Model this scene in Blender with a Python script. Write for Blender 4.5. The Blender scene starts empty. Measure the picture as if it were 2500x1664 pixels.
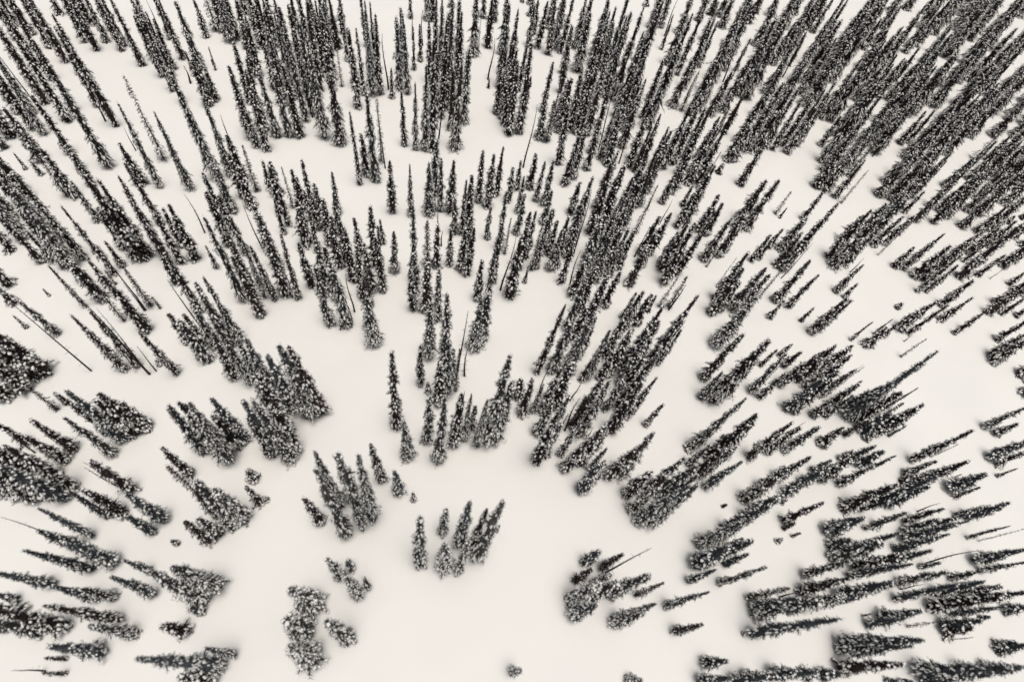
import bpy, math, random
import numpy as np
from mathutils import Matrix, Vector
random.seed(11)
sc = bpy.context.scene

# ---------------------------------------------------------------- camera
CAM_H=110.0
CAM_F=18.72
CAM_ROWS=[[0.987203, 0.0, -0.159471], [-0.085762, 0.84308, -0.530906], [0.134447, 0.537788, 0.832291]]
cam = bpy.data.cameras.new('camera'); cam_ob = bpy.data.objects.new('camera', cam)
sc.collection.objects.link(cam_ob); sc.camera = cam_ob
cam.sensor_fit = 'HORIZONTAL'; cam.sensor_width = 36.0; cam.lens = CAM_F
cam.clip_start = 0.5; cam.clip_end = 4000
mw = Matrix(CAM_ROWS).to_4x4(); mw.translation = Vector((0, 0, CAM_H))
cam_ob.matrix_world = mw
cam.dof.use_dof = True; cam.dof.focus_distance = 205.0; cam.dof.aperture_fstop = 0.047

# ---------------------------------------------------------------- sky, sun, exposure
SUN_EL, SUN_AZ = math.radians(84), math.radians(150)
w = bpy.data.worlds.new("World"); sc.world = w; w.use_nodes = True
nt = w.node_tree; bg = nt.nodes['Background']
sky = nt.nodes.new('ShaderNodeTexSky'); sky.sky_type = 'NISHITA'; sky.sun_disc = False
sky.sun_elevation = SUN_EL; sky.sun_rotation = SUN_AZ
sky.air_density = 1.0; sky.dust_density = 3.0; sky.ozone_density = 0.5
hsv = nt.nodes.new('ShaderNodeHueSaturation'); hsv.inputs['Saturation'].default_value = 0.25   # a closed grey cloud cover
nt.links.new(sky.outputs['Color'], hsv.inputs['Color']); nt.links.new(hsv.outputs['Color'], bg.inputs['Color']); bg.inputs['Strength'].default_value = 0.066
sl = bpy.data.lights.new('sun', 'SUN'); sl.energy = 2.1; sl.angle = math.radians(22); sl.color = (1.0, 0.95, 0.88)
so = bpy.data.objects.new('sun', sl); sc.collection.objects.link(so)
sd = Vector((math.sin(SUN_AZ)*math.cos(SUN_EL), math.cos(SUN_AZ)*math.cos(SUN_EL), math.sin(SUN_EL)))
so.rotation_euler = sd.to_track_quat('Z', 'Y').to_euler(); so.location = (0, 0, 200)
vs = sc.view_settings; vs.view_transform = 'Standard'; vs.look = 'None'; vs.gamma = 1.0
vs.exposure = 0.02
sc.cycles.max_bounces = 8; sc.cycles.diffuse_bounces = 6; sc.cycles.glossy_bounces = 1
sc.cycles.use_denoising = True

# ---------------------------------------------------------------- materials
def mat(name, c1, c2, scale, rough=0.9, bump=0.0, detail=4, rnd=0.0):
    m = bpy.data.materials.new(name); m.use_nodes = True; n = m.node_tree.nodes; l = m.node_tree.links
    p = n['Principled BSDF']; p.inputs['Roughness'].default_value = rough
    p.inputs['Specular IOR Level'].default_value = 0.15
    tc = n.new('ShaderNodeTexCoord'); nz = n.new('ShaderNodeTexNoise')
    nz.inputs['Scale'].default_value = scale; nz.inputs['Detail'].default_value = detail
    l.new(tc.outputs['Object'], nz.inputs['Vector'])
    mx = n.new('ShaderNodeMix'); mx.data_type = 'RGBA'
    mx.inputs[6].default_value = (*c1, 1); mx.inputs[7].default_value = (*c2, 1)
    cr = n.new('ShaderNodeMapRange'); cr.inputs[1].default_value = .35; cr.inputs[2].default_value = .65
    l.new(nz.outputs['Fac'], cr.inputs[0]); l.new(cr.outputs[0], mx.inputs[0])
    out = mx.outputs[2]
    if rnd:
        oi = n.new('ShaderNodeObjectInfo'); mr = n.new('ShaderNodeMapRange')
        mr.inputs[3].default_value = 1 - rnd; mr.inputs[4].default_value = 1 + rnd
        hs = n.new('ShaderNodeHueSaturation')
        l.new(oi.outputs['Random'], mr.inputs[0]); l.new(mr.outputs[0], hs.inputs['Value']); l.new(out, hs.inputs['Color'])
        out = hs.outputs['Color']
    l.new(out, p.inputs['Base Color'])
    if bump:
        b = n.new('ShaderNodeBump'); b.inputs['Strength'].default_value = bump; b.inputs['Distance'].default_value = .1
        n2 = n.new('ShaderNodeTexNoise'); n2.inputs['Scale'].default_value = scale*6; n2.inputs['Detail'].default_value = 6
        l.new(tc.outputs['Object'], n2.inputs['Vector']); l.new(n2.outputs['Fac'], b.inputs['Height'])
        l.new(b.outputs['Normal'], p.inputs['Normal'])
    return m
M_NEED = mat('needles', (.030, .022, .022), (.074, .054, .051), 1.3, rnd=.35)
M_NEEDP = mat('needles_frosted', (.040, .039, .040), (.10, .098, .094), 1.6, rnd=.3)
M_NEEDG = mat('needles_haze_grey', (.052, .059, .066), (.108, .120, .130), 1.5, rnd=.3)  # pale slate haze over the nearer trees, put into the needle colour
M_DEAD = mat('dead_needles', (.035, .024, .021), (.09, .07, .062), 1.5, rnd=.3)
M_BARK = mat('bark', (.022, .018, .018), (.055, .045, .042), 4.0, bump=.4)
M_SNOW = mat('snow', (.95, .935, .91), (.92, .905, .885), 2.0, rough=.8, bump=.15)
M_GROUND = mat('snow_ground', (.88, .862, .83), (.86, .845, .815), .06, rough=.85, bump=.12)

# ---------------------------------------------------------------- ground
def hill(x, y):
    return (1.1*np.sin(x*.031+1.3)*np.cos(y*.027+.4)+.5*np.sin(x*.083+y*.061+2)+.25*np.sin(x*.19-y*.15)
            +.10*np.sin(x*.43+y*.22+np.sin(y*.17)*2)+.06*np.sin(y*.61-x*.35+np.sin(x*.23)*2))
FIRS=[
(95.2,-6.0,22.8,1.84,'g','towering slender slate-grey haze-tinted fir, only such one, far right bottom edge of photo'),
(13.7,44.2,38.0,2.30,'p','towering needle-thin pale snow-laden fir, fourth such from left, centre lower middle of photo'),
(-25.8,141.6,31.2,2.23,'f','towering needle-thin dark snow-flecked fir, second such from left, inner left upper part of photo'),
(69.7,53.5,27.3,2.19,'f','towering slender dark snow-flecked fir, only such one, inner right lower middle of photo'),
(80.3,-0.3,21.1,1.73,'g','towering slender slate-grey haze-tinted fir, only such one, right bottom edge of photo'),
(-88.5,143.9,31.2,1.62,'f','towering needle-thin dark snow-flecked fir, rightmost such one, far left upper part of photo'),
(-34.2,5.8,30.1,1.61,'g','towering needle-thin slate-grey haze-tinted fir, only such one, left bottom edge of photo'),
(103.5,47.4,30.2,1.61,'g','towering needle-thin slate-grey haze-tinted fir, only such one, right lower middle of photo'),
(62.3,3.2,26.8,1.47,'g','towering needle-thin slate-grey haze-tinted fir, only such one, right bottom edge of photo'),
(-84.6,125.5,25.7,1.73,'p','towering needle-thin pale snow-laden fir, only such one, far left upper part of photo'),
(141.6,148.0,30.3,2.26,'f','towering needle-thin dark snow-flecked fir, rightmost such one, right upper part of photo'),
(-82.3,90.2,25.2,1.72,'p','towering needle-thin pale snow-laden fir, rightmost such one, far left upper middle of photo'),
(-30.6,144.1,29.5,1.90,'p','towering needle-thin pale snow-laden fir, third such from left, inner left upper part of photo'),
(9.2,144.3,28.0,2.18,'f','towering slender dark snow-flecked fir, leftmost such one, centre upper part of photo'),
(-38.8,16.4,22.6,1.96,'p','towering slender pale snow-laden fir, leftmost such one, left bottom edge of photo'),
(124.7,185.2,28.6,2.70,'f','towering slender dark snow-flecked fir, third such from left, right top edge of photo'),
(-60.1,13.8,17.8,1.50,'f','lofty slender dark snow-flecked fir, only such one, far left bottom edge of photo'),
(-67.1,35.5,18.0,1.67,'g','lofty slender slate-grey haze-tinted fir, only such one, far left lower part of photo'),
(2.0,142.9,35.0,1.78,'f','towering needle-thin dark snow-flecked fir, rightmost such one, inner left upper part of photo'),
(-78.9,62.2,18.3,1.87,'f','lofty stout dark snow-flecked fir, rightmost such one, far left lower middle of photo'),
(-66.4,37.5,21.1,1.46,'f','towering needle-thin dark snow-flecked fir, only such one, far left lower part of photo'),
(-108.6,151.5,25.8,1.64,'f','towering needle-thin dark snow-flecked fir, second such from left, far left top edge of photo'),
(-27.3,41.8,27.9,1.87,'p','towering needle-thin pale snow-laden fir, leftmost such one, inner left lower part of photo'),
(-67.1,94.6,23.9,1.60,'f','towering needle-thin dark snow-flecked fir, leftmost such one, left upper middle of photo'),
(-100.7,144.3,23.9,1.61,'f','towering needle-thin dark snow-flecked fir, leftmost such one, far left upper part of photo'),
(4.2,56.2,37.0,1.93,'p','towering needle-thin pale snow-laden fir, leftmost such one, centre lower middle of photo'),
(-22.6,51.9,27.5,1.85,'f','towering needle-thin dark snow-flecked fir, second such from left, inner left lower middle of photo'),
(-38.9,41.7,25.1,1.71,'p','towering needle-thin pale snow-laden fir, only such one, left lower part of photo'),
(-14.7,126.2,29.0,1.74,'p','towering needle-thin pale snow-laden fir, rightmost such one, inner left upper part of photo'),
(-43.4,82.2,27.5,1.42,'p','towering needle-thin pale snow-laden fir, only such one, left upper middle of photo'),
(-28.4,53.4,22.2,2.15,'g','towering slender slate-grey haze-tinted fir, only such one, inner left lower middle of photo'),
(166.4,94.5,22.9,1.98,'f','towering slender dark snow-flecked fir, only such one, far right upper middle of photo'),
(-57.5,123.7,30.0,1.72,'p','towering needle-thin pale snow-laden fir, third such from left, left upper part of photo'),
(68.3,177.0,32.6,2.30,'f','towering needle-thin dark snow-flecked fir, second such from left, inner right top edge of photo'),
(-80.9,92.9,25.7,1.34,'f','towering needle-thin dark snow-flecked fir, leftmost such one, far left upper middle of photo'),
(-36.9,17.9,21.6,1.87,'p','towering slender pale snow-laden fir, rightmost such one, left bottom edge of photo'),
(30.5,152.2,30.0,1.88,'f','towering needle-thin dark snow-flecked fir, fourth such from left, centre upper part of photo'),
(-10.2,28.2,36.9,1.50,'p','towering needle-thin pale snow-laden fir, sixth such from left, inner left lower part of photo'),
(-58.8,22.5,19.5,1.16,'g','lofty needle-thin slate-grey haze-tinted fir, only such one, far left bottom edge of photo'),
(211.2,188.1,23.2,2.90,'f','towering stout dark snow-flecked fir, fifth such from left, far right top edge of photo'),
(104.8,4.9,16.8,1.38,'f','lofty slender dark snow-flecked fir, only such one, far right bottom edge of photo'),
(-34.2,84.4,23.6,1.61,'f','towering needle-thin dark snow-flecked fir, rightmost such one, left upper middle of photo'),
(-53.2,9.3,15.4,1.38,'g','tall slender slate-grey haze-tinted fir, rightmost such one, far left bottom edge of photo'),
(-46.1,136.8,25.0,1.66,'f','towering needle-thin dark snow-flecked fir, rightmost such one, left upper part of photo'),
(-15.1,25.7,35.8,1.47,'p','towering needle-thin pale snow-laden fir, third such from left, inner left lower part of photo'),
(-51.8,14.0,20.6,1.11,'f','towering needle-thin dark snow-flecked fir, only such one, far left bottom edge of photo'),
(-55.6,23.6,15.6,1.50,'g','tall slender slate-grey haze-tinted fir, rightmost such one, far left lower part of photo'),
(-72.6,130.6,25.1,1.37,'t','towering needle-thin sparse thin-crowned fir, only such one, left upper part of photo'),
(-6.3,48.3,32.6,1.42,'f','towering needle-thin dark snow-flecked fir, rightmost such one, inner left lower middle of photo'),
(-0.3,143.0,28.1,1.61,'f','towering needle-thin dark snow-flecked fir, fifth such from left, inner left upper part of photo'),
(9.8,20.2,38.0,1.61,'p','towering needle-thin pale snow-laden fir, only such one, centre lower part of photo'),
(-19.1,75.5,23.8,1.59,'p','towering needle-thin pale snow-laden fir, second such from left, inner left upper middle of photo'),
(122.6,97.1,19.7,2.09,'f','lofty stout dark snow-flecked fir, rightmost such one, right upper middle of photo'),
(-63.1,118.8,24.1,1.38,'p','towering needle-thin pale snow-laden fir, second such from left, left upper part of photo'),
(21.9,84.9,22.1,1.89,'f','towering slender dark snow-flecked fir, leftmost such one, centre upper middle of photo'),
(78.3,-4.0,16.9,1.37,'f','lofty slender dark snow-flecked fir, only such one, right bottom edge of photo'),
(55.6,63.8,29.7,1.63,'f','towering needle-thin dark snow-flecked fir, fourth such from left, inner right lower middle of photo'),
(-61.7,91.8,27.5,1.29,'f','towering needle-thin dark snow-flecked fir, third such from left, left upper middle of photo'),
(-70.5,119.0,25.2,1.21,'p','towering needle-thin pale snow-laden fir, leftmost such one, left upper part of photo'),
(61.5,41.7,25.1,1.51,'p','towering needle-thin pale snow-laden fir, rightmost such one, inner right lower middle of photo'),
(11.5,68.5,21.0,1.89,'p','towering slender pale snow-laden fir, leftmost such one, centre lower middle of photo'),
(66.1,89.9,22.3,1.85,'f','towering slender dark snow-flecked fir, only such one, inner right upper middle of photo'),
(-44.3,43.8,20.2,1.44,'g','towering needle-thin slate-grey haze-tinted fir, only such one, left lower middle of photo'),
(34.0,62.0,24.9,1.88,'p','towering slender pale snow-laden fir, rightmost such one, centre lower middle of photo'),
(115.5,150.4,23.5,2.44,'f','towering stout dark snow-flecked fir, leftmost such one, right upper part of photo'),
(-30.3,43.1,23.3,1.62,'g','towering needle-thin slate-grey haze-tinted fir, only such one, left lower part of photo'),
(-21.7,160.7,25.2,1.67,'f','towering needle-thin dark snow-flecked fir, fifth such from left, inner left top edge of photo'),
(27.1,151.2,24.5,1.88,'f','towering slender dark snow-flecked fir, second such from left, centre upper part of photo'),
(-61.8,72.4,19.8,1.46,'f','lofty needle-thin dark snow-flecked fir, leftmost such one, left upper middle of photo'),
(-37.8,143.6,22.3,1.72,'f','towering slender dark snow-flecked fir, leftmost such one, inner left upper part of photo'),
(77.5,160.6,30.3,2.22,'f','towering needle-thin dark snow-flecked fir, second such from left, inner right upper part of photo'),
(75.2,69.2,17.8,2.05,'p','lofty stout pale snow-laden fir, only such one, inner right lower middle of photo'),
(-12.3,70.0,19.1,1.86,'p','lofty slender pale snow-laden fir, only such one, inner left lower middle of photo'),
(122.1,100.2,19.9,1.93,'f','lofty slender dark snow-flecked fir, rightmost such one, right upper middle of photo'),
(-23.1,75.9,21.4,1.58,'p','towering needle-thin pale snow-laden fir, leftmost such one, inner left upper middle of photo'),
(2.6,40.2,29.4,1.53,'p','towering needle-thin pale snow-laden fir, rightmost such one, inner left lower part of photo'),
(121.8,187.3,28.7,2.71,'f','towering slender dark snow-flecked fir, leftmost such one, right top edge of photo'),
(-42.2,70.2,22.9,1.49,'p','towering needle-thin pale snow-laden fir, leftmost such one, left lower middle of photo'),
(44.2,25.3,25.3,1.51,'g','towering needle-thin slate-grey haze-tinted fir, only such one, inner right lower part of photo'),
(156.3,131.2,18.5,2.21,'f','lofty stout dark snow-flecked fir, eleventh such from left, right upper part of photo'),
(135.1,131.8,18.8,2.36,'f','lofty stout dark snow-flecked fir, sixth such from left, right upper part of photo'),
(34.3,45.4,24.4,1.79,'p','towering needle-thin pale snow-laden fir, rightmost such one, centre lower middle of photo'),
(-38.8,77.6,21.6,1.41,'f','towering needle-thin dark snow-flecked fir, fifth such from left, left upper middle of photo'),
(0.7,66.3,21.3,1.71,'p','towering slender pale snow-laden fir, only such one, inner left lower middle of photo'),
(166.5,154.4,22.7,2.36,'f','towering stout dark snow-flecked fir, rightmost such one, right upper part of photo'),
(-54.1,125.8,24.4,1.59,'p','towering needle-thin pale snow-laden fir, fourth such from left, left upper part of photo'),
(160.9,130.2,21.8,2.41,'f','towering stout dark snow-flecked fir, second such from left, far right upper part of photo'),
(-56.3,93.9,18.1,1.63,'f','lofty slender dark snow-flecked fir, leftmost such one, left upper middle of photo'),
(41.5,45.7,23.4,1.63,'f','towering needle-thin dark snow-flecked fir, leftmost such one, inner right lower middle of photo'),
(-61.8,63.7,20.7,1.15,'f','towering needle-thin dark snow-flecked fir, rightmost such one, far left lower middle of photo'),
(-63.9,62.8,20.4,1.15,'f','towering needle-thin dark snow-flecked fir, leftmost such one, far left lower middle of photo'),
(97.4,7.0,16.6,1.13,'g','lofty needle-thin slate-grey haze-tinted fir, only such one, far right bottom edge of photo'),
(5.2,158.3,24.3,1.70,'f','towering needle-thin dark snow-flecked fir, leftmost such one, centre upper part of photo'),
(-16.6,31.2,31.6,1.28,'p','towering needle-thin pale snow-laden fir, second such from left, inner left lower part of photo'),
(65.8,149.2,24.6,2.14,'f','towering slender dark snow-flecked fir, fifth such from left, inner right upper part of photo'),
(23.6,38.9,26.5,1.57,'f','towering needle-thin dark snow-flecked fir, rightmost such one, centre lower part of photo'),
(-40.8,143.2,20.3,1.72,'p','towering slender pale snow-laden fir, only such one, left upper part of photo'),
(-15.2,169.5,25.7,1.53,'f','towering needle-thin dark snow-flecked fir, seventh such from left, inner left top edge of photo'),
(55.9,19.8,21.6,1.50,'p','towering needle-thin pale snow-laden fir, rightmost such one, inner right lower part of photo'),
(-72.8,88.5,21.8,1.07,'f','towering needle-thin dark snow-flecked fir, second such from left, far left upper middle of photo'),
(-81.4,58.5,16.5,1.72,'f','lofty stout dark snow-flecked fir, leftmost such one, far left lower middle of photo'),
(-31.4,53.4,27.4,1.90,'p','towering needle-thin pale snow-laden fir, rightmost such one, left lower middle of photo'),
(-104.1,137.4,19.7,1.29,'p','lofty needle-thin pale snow-laden fir, only such one, far left upper part of photo'),
(69.2,59.5,20.6,1.51,'f','towering needle-thin dark snow-flecked fir, rightmost such one, inner right lower middle of photo'),
(56.7,192.3,21.1,2.40,'f','towering stout dark snow-flecked fir, only such one, centre top edge of photo'),
(-44.2,142.9,21.3,1.54,'p','towering needle-thin pale snow-laden fir, rightmost such one, left upper part of photo'),
(0.8,114.0,18.7,1.89,'p','lofty stout pale snow-laden fir, only such one, inner left upper part of photo'),
(26.4,60.9,28.0,1.20,'f','towering needle-thin dark snow-flecked fir, second such from left, centre lower middle of photo'),
(98.4,111.5,19.4,1.96,'f','lofty stout dark snow-flecked fir, second such from left, right upper middle of photo'),
(105.8,18.5,13.9,1.48,'g','tall stout slate-grey haze-tinted fir, second such from left, far right lower part of photo'),
(-61.0,43.8,17.0,1.18,'p','lofty needle-thin pale snow-laden fir, only such one, far left lower part of photo'),
(-60.0,47.3,20.5,1.79,'g','towering slender slate-grey haze-tinted fir, only such one, far left lower middle of photo'),
(110.8,173.7,20.6,2.39,'f','towering stout dark snow-flecked fir, rightmost such one, inner right upper part of photo'),
(99.2,197.0,25.7,1.83,'f','towering needle-thin dark snow-flecked fir, seventh such from left, inner right top edge of photo'),
(86.6,15.6,14.9,1.93,'p','tall stout pale snow-laden fir, rightmost such one, right lower part of photo'),
(-111.2,174.0,20.9,1.54,'f','towering needle-thin dark snow-flecked fir, third such from left, far left top edge of photo'),
(66.6,94.7,18.4,1.89,'f','lofty stout dark snow-flecked fir, fifth such from left, inner right upper middle of photo'),
(-17.5,168.0,23.7,1.72,'p','towering needle-thin pale snow-laden fir, fourth such from left, inner left top edge of photo'),
(74.3,38.5,19.0,1.39,'f','lofty needle-thin dark snow-flecked fir, only such one, right lower part of photo'),
(87.5,21.1,12.0,1.73,'g','tall stout slate-grey haze-tinted fir, rightmost such one, right lower part of photo'),
(-8.9,172.7,23.3,1.66,'p','towering needle-thin pale snow-laden fir, fifth such from left, inner left top edge of photo'),
(119.8,12.9,12.4,1.40,'g','tall stout slate-grey haze-tinted fir, third such from left, far right lower part of photo'),
(183.4,118.2,13.9,2.20,'f','tall broad dark snow-flecked fir, only such one, far right upper middle of photo'),
(64.2,7.3,15.5,1.42,'g','tall slender slate-grey haze-tinted fir, leftmost such one, right bottom edge of photo'),
(88.5,11.8,18.0,1.13,'g','lofty needle-thin slate-grey haze-tinted fir, only such one, right bottom edge of photo'),
(156.2,173.4,31.0,2.67,'f','towering slender dark snow-flecked fir, fourth such from left, right upper part of photo'),
(30.3,61.9,21.0,1.73,'p','towering slender pale snow-laden fir, second such from left, centre lower middle of photo'),
(-48.7,30.5,16.7,1.38,'g','lofty slender slate-grey haze-tinted fir, only such one, left lower part of photo'),
(88.7,50.3,14.8,1.79,'g','tall stout slate-grey haze-tinted fir, leftmost such one, right lower middle of photo'),
(80.1,98.0,16.5,2.11,'f','lofty stout dark snow-flecked fir, rightmost such one, inner right upper middle of photo'),
(83.3,80.7,17.5,1.82,'p','lofty stout pale snow-laden fir, only such one, inner right upper middle of photo'),
(6.1,43.8,23.7,1.58,'f','towering needle-thin dark snow-flecked fir, leftmost such one, centre lower middle of photo'),
(-36.8,150.9,22.5,1.41,'p','towering needle-thin pale snow-laden fir, leftmost such one, inner left upper part of photo'),
(-47.9,65.1,15.1,1.60,'p','tall stout pale snow-laden fir, only such one, left lower middle of photo'),
(-34.3,29.9,18.0,1.64,'p','lofty slender pale snow-laden fir, only such one, left lower part of photo'),
(-89.1,113.6,14.8,1.76,'f','tall stout dark snow-flecked fir, sixth such from left, far left upper part of photo'),
(171.4,118.9,17.8,1.77,'f','lofty slender dark snow-flecked fir, second such from left, far right upper part of photo'),
(-19.6,13.9,19.4,2.11,'p','lofty stout pale snow-laden fir, rightmost such one, inner left bottom edge of photo'),
(54.2,154.3,28.4,2.14,'f','towering slender dark snow-flecked fir, leftmost such one, inner right upper part of photo'),
(-90.2,176.2,21.3,1.42,'f','towering needle-thin dark snow-flecked fir, rightmost such one, far left top edge of photo'),
(116.1,36.0,18.2,1.10,'f','lofty needle-thin dark snow-flecked fir, only such one, far right lower part of photo'),
(-60.5,28.5,17.0,0.93,'g','lofty needle-thin slate-grey haze-tinted fir, only such one, far left lower part of photo'),
(-73.9,157.6,27.4,1.19,'f','towering needle-thin dark snow-flecked fir, second such from left, left top edge of photo'),
(76.6,78.9,19.1,1.63,'f','lofty slender dark snow-flecked fir, fourth such from left, inner right upper middle of photo'),
(152.9,173.9,23.9,2.24,'f','towering slender dark snow-flecked fir, third such from left, right upper part of photo'),
(122.7,28.8,10.1,1.78,'g','medium broad slate-grey haze-tinted fir, only such one, far right lower part of photo'),
(-64.3,20.4,14.4,1.14,'g','tall slender slate-grey haze-tinted fir, leftmost such one, far left bottom edge of photo'),
(-95.9,99.2,20.4,1.50,'p','towering needle-thin pale snow-laden fir, leftmost such one, far left upper middle of photo'),
(18.2,119.1,19.2,1.79,'f','lofty slender dark snow-flecked fir, third such from left, centre upper part of photo'),
(-18.9,5.7,20.5,2.01,'p','towering slender pale snow-laden fir, only such one, inner left bottom edge of photo'),
(-41.2,60.3,16.9,1.44,'f','lofty slender dark snow-flecked fir, only such one, left lower middle of photo'),
(-68.5,45.1,14.3,1.12,'f','tall slender dark snow-flecked fir, only such one, far left lower middle of photo'),
(82.3,141.6,20.5,1.74,'f','towering slender dark snow-flecked fir, ninth such from left, inner right upper part of photo'),
(35.7,74.3,22.4,1.53,'p','towering needle-thin pale snow-laden fir, rightmost such one, centre upper middle of photo'),
(99.9,9.9,13.3,1.16,'p','tall slender pale snow-laden fir, only such one, far right bottom edge of photo'),
(-52.2,78.2,20.2,1.25,'f','towering needle-thin dark snow-flecked fir, fourth such from left, left upper middle of photo'),
(148.6,182.2,20.3,2.51,'f','towering stout dark snow-flecked fir, seventh such from left, right top edge of photo'),
(95.1,48.4,17.5,1.34,'f','lofty slender dark snow-flecked fir, rightmost such one, right lower middle of photo'),
(-105.5,182.8,19.1,1.60,'f','lofty slender dark snow-flecked fir, fifth such from left, far left top edge of photo'),
(-101.1,126.6,15.6,1.80,'f','tall stout dark snow-flecked fir, fifth such from left, far left upper part of photo'),
(53.8,16.0,15.5,1.76,'g','tall stout slate-grey haze-tinted fir, only such one, inner right lower part of photo'),
(45.8,91.1,21.2,1.99,'p','towering slender pale snow-laden fir, only such one, inner right upper middle of photo'),
(-38.0,30.4,28.0,1.35,'t','towering needle-thin sparse thin-crowned fir, only such one, left lower part of photo'),
(-56.3,32.2,14.3,1.24,'f','tall slender dark snow-flecked fir, second such from left, far left lower part of photo'),
(135.7,189.6,24.7,2.77,'f','towering stout dark snow-flecked fir, fourth such from left, right top edge of photo'),
(39.1,34.7,20.3,1.58,'f','towering slender dark snow-flecked fir, leftmost such one, inner right lower part of photo'),
(116.3,-3.7,7.0,2.02,'g','short broad slate-grey haze-tinted fir, leftmost such one, far right bottom edge of photo'),
(90.9,174.1,17.6,2.14,'f','lofty stout dark snow-flecked fir, second such from left, inner right top edge of photo'),
(-36.7,82.9,20.1,1.17,'f','towering needle-thin dark snow-flecked fir, sixth such from left, left upper middle of photo'),
(-1.2,19.7,30.6,1.47,'p','towering needle-thin pale snow-laden fir, seventh such from left, inner left lower part of photo'),
(131.6,132.5,15.2,2.17,'f','tall stout dark snow-flecked fir, third such from left, right upper part of photo'),
(218.4,227.8,21.0,2.39,'f','towering stout dark snow-flecked fir, third such from left, far right top edge of photo'),
(-55.9,36.5,15.5,1.26,'f','tall slender dark snow-flecked fir, rightmost such one, far left lower part of photo'),
(64.6,6.4,20.3,1.75,'p','towering slender pale snow-laden fir, only such one, right bottom edge of photo'),
(77.8,12.6,16.2,1.12,'p','lofty needle-thin pale snow-laden fir, rightmost such one, right bottom edge of photo'),
(-9.4,113.6,18.6,1.53,'f','lofty slender dark snow-flecked fir, only such one, inner left upper part of photo'),
(-66.8,105.2,20.0,1.16,'f','lofty needle-thin dark snow-flecked fir, alone in open snow, left upper part of photo'),
(0.1,80.0,17.9,1.81,'f','lofty stout dark snow-flecked fir, only such one, inner left upper middle of photo'),
(-49.0,11.6,14.9,1.12,'p','tall slender pale snow-laden fir, only such one, far left bottom edge of photo'),
(-51.4,111.9,14.6,1.62,'p','tall stout pale snow-laden fir, rightmost such one, left upper part of photo'),
(-44.4,159.0,28.6,1.97,'f','towering needle-thin dark snow-flecked fir, rightmost such one, left top edge of photo'),
(-31.0,83.1,22.9,1.02,'f','towering needle-thin dark snow-flecked fir, leftmost such one, inner left upper middle of photo'),
(148.3,93.4,13.6,1.95,'f','tall stout dark snow-flecked fir, third such from left, far right upper middle of photo'),
(-12.3,28.2,34.8,1.38,'p','towering needle-thin pale snow-laden fir, fifth such from left, inner left lower part of photo'),
(6.3,22.8,32.2,1.39,'g','towering needle-thin slate-grey haze-tinted fir, only such one, centre lower part of photo'),
(29.4,52.4,19.7,1.86,'f','lofty slender dark snow-flecked fir, leftmost such one, centre lower middle of photo'),
(54.0,143.9,26.6,1.69,'f','towering needle-thin dark snow-flecked fir, leftmost such one, inner right upper part of photo'),
(100.3,172.7,35.7,2.32,'f','towering needle-thin dark snow-flecked fir, rightmost such one, inner right upper part of photo'),
(-66.2,192.7,18.0,2.17,'p','lofty stout pale snow-laden fir, leftmost such one, left top edge of photo'),
(-69.4,43.0,12.6,1.11,'f','tall slender dark snow-flecked fir, leftmost such one, far left lower part of photo'),
(108.7,3.2,12.6,0.96,'g','tall slender slate-grey haze-tinted fir, rightmost such one, far right bottom edge of photo'),
(78.4,139.2,26.3,1.71,'f','towering needle-thin dark snow-flecked fir, third such from left, inner right upper part of photo'),
(-51.2,141.5,20.2,1.70,'f','towering slender dark snow-flecked fir, rightmost such one, left upper part of photo'),
(23.1,202.5,18.9,2.19,'b','lofty stout brown dying fir, only such one, centre top edge of photo'),
(-22.3,93.9,18.6,1.56,'f','lofty slender dark snow-flecked fir, fourth such from left, inner left upper middle of photo'),
(150.1,189.1,20.7,2.09,'f','towering stout dark snow-flecked fir, sixth such from left, right top edge of photo'),
(-53.7,173.2,18.4,1.69,'f','lofty slender dark snow-flecked fir, fifth such from left, left top edge of photo'),
(128.0,150.2,17.9,1.86,'f','lofty stout dark snow-flecked fir, fifth such from left, right upper part of photo'),
(97.5,83.1,17.5,1.45,'f','lofty slender dark snow-flecked fir, leftmost such one, right upper middle of photo'),
(41.7,137.8,20.1,1.65,'f','towering slender dark snow-flecked fir, third such from left, centre upper part of photo'),
(69.5,28.9,14.2,1.46,'f','tall stout dark snow-flecked fir, leftmost such one, right lower part of photo'),
(0.3,44.9,21.3,1.44,'p','towering needle-thin pale snow-laden fir, rightmost such one, inner left lower middle of photo'),
(-37.9,59.0,25.8,1.31,'p','towering needle-thin pale snow-laden fir, second such from left, left lower middle of photo'),
(-53.3,61.4,17.3,1.10,'f','lofty needle-thin dark snow-flecked fir, only such one, left lower middle of photo'),
(183.2,148.5,25.4,2.57,'f','towering stout dark snow-flecked fir, fifth such from left, far right upper part of photo'),
(93.6,25.7,10.1,1.65,'f','medium broad dark snow-flecked fir, rightmost such one, right lower part of photo'),
(80.6,29.9,13.2,1.50,'g','tall stout slate-grey haze-tinted fir, leftmost such one, right lower part of photo'),
(-10.9,86.2,19.9,1.22,'f','lofty needle-thin dark snow-flecked fir, rightmost such one, inner left upper middle of photo'),
(-3.8,41.5,19.8,1.55,'p','lofty slender pale snow-laden fir, only such one, inner left lower part of photo'),
(189.6,125.9,16.1,1.64,'f','lofty stout dark snow-flecked fir, eleventh such from left, far right upper part of photo'),
(43.2,128.7,26.7,1.42,'f','towering needle-thin dark snow-flecked fir, fifth such from left, centre upper part of photo'),
(158.0,63.4,13.7,1.78,'f','tall stout dark snow-flecked fir, only such one, far right lower middle of photo'),
(-68.1,93.4,26.4,1.72,'f','towering needle-thin dark snow-flecked fir, rightmost such one, far left upper middle of photo'),
(84.4,131.8,14.1,2.08,'f','tall stout dark snow-flecked fir, fifth such from left, inner right upper part of photo'),
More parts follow.
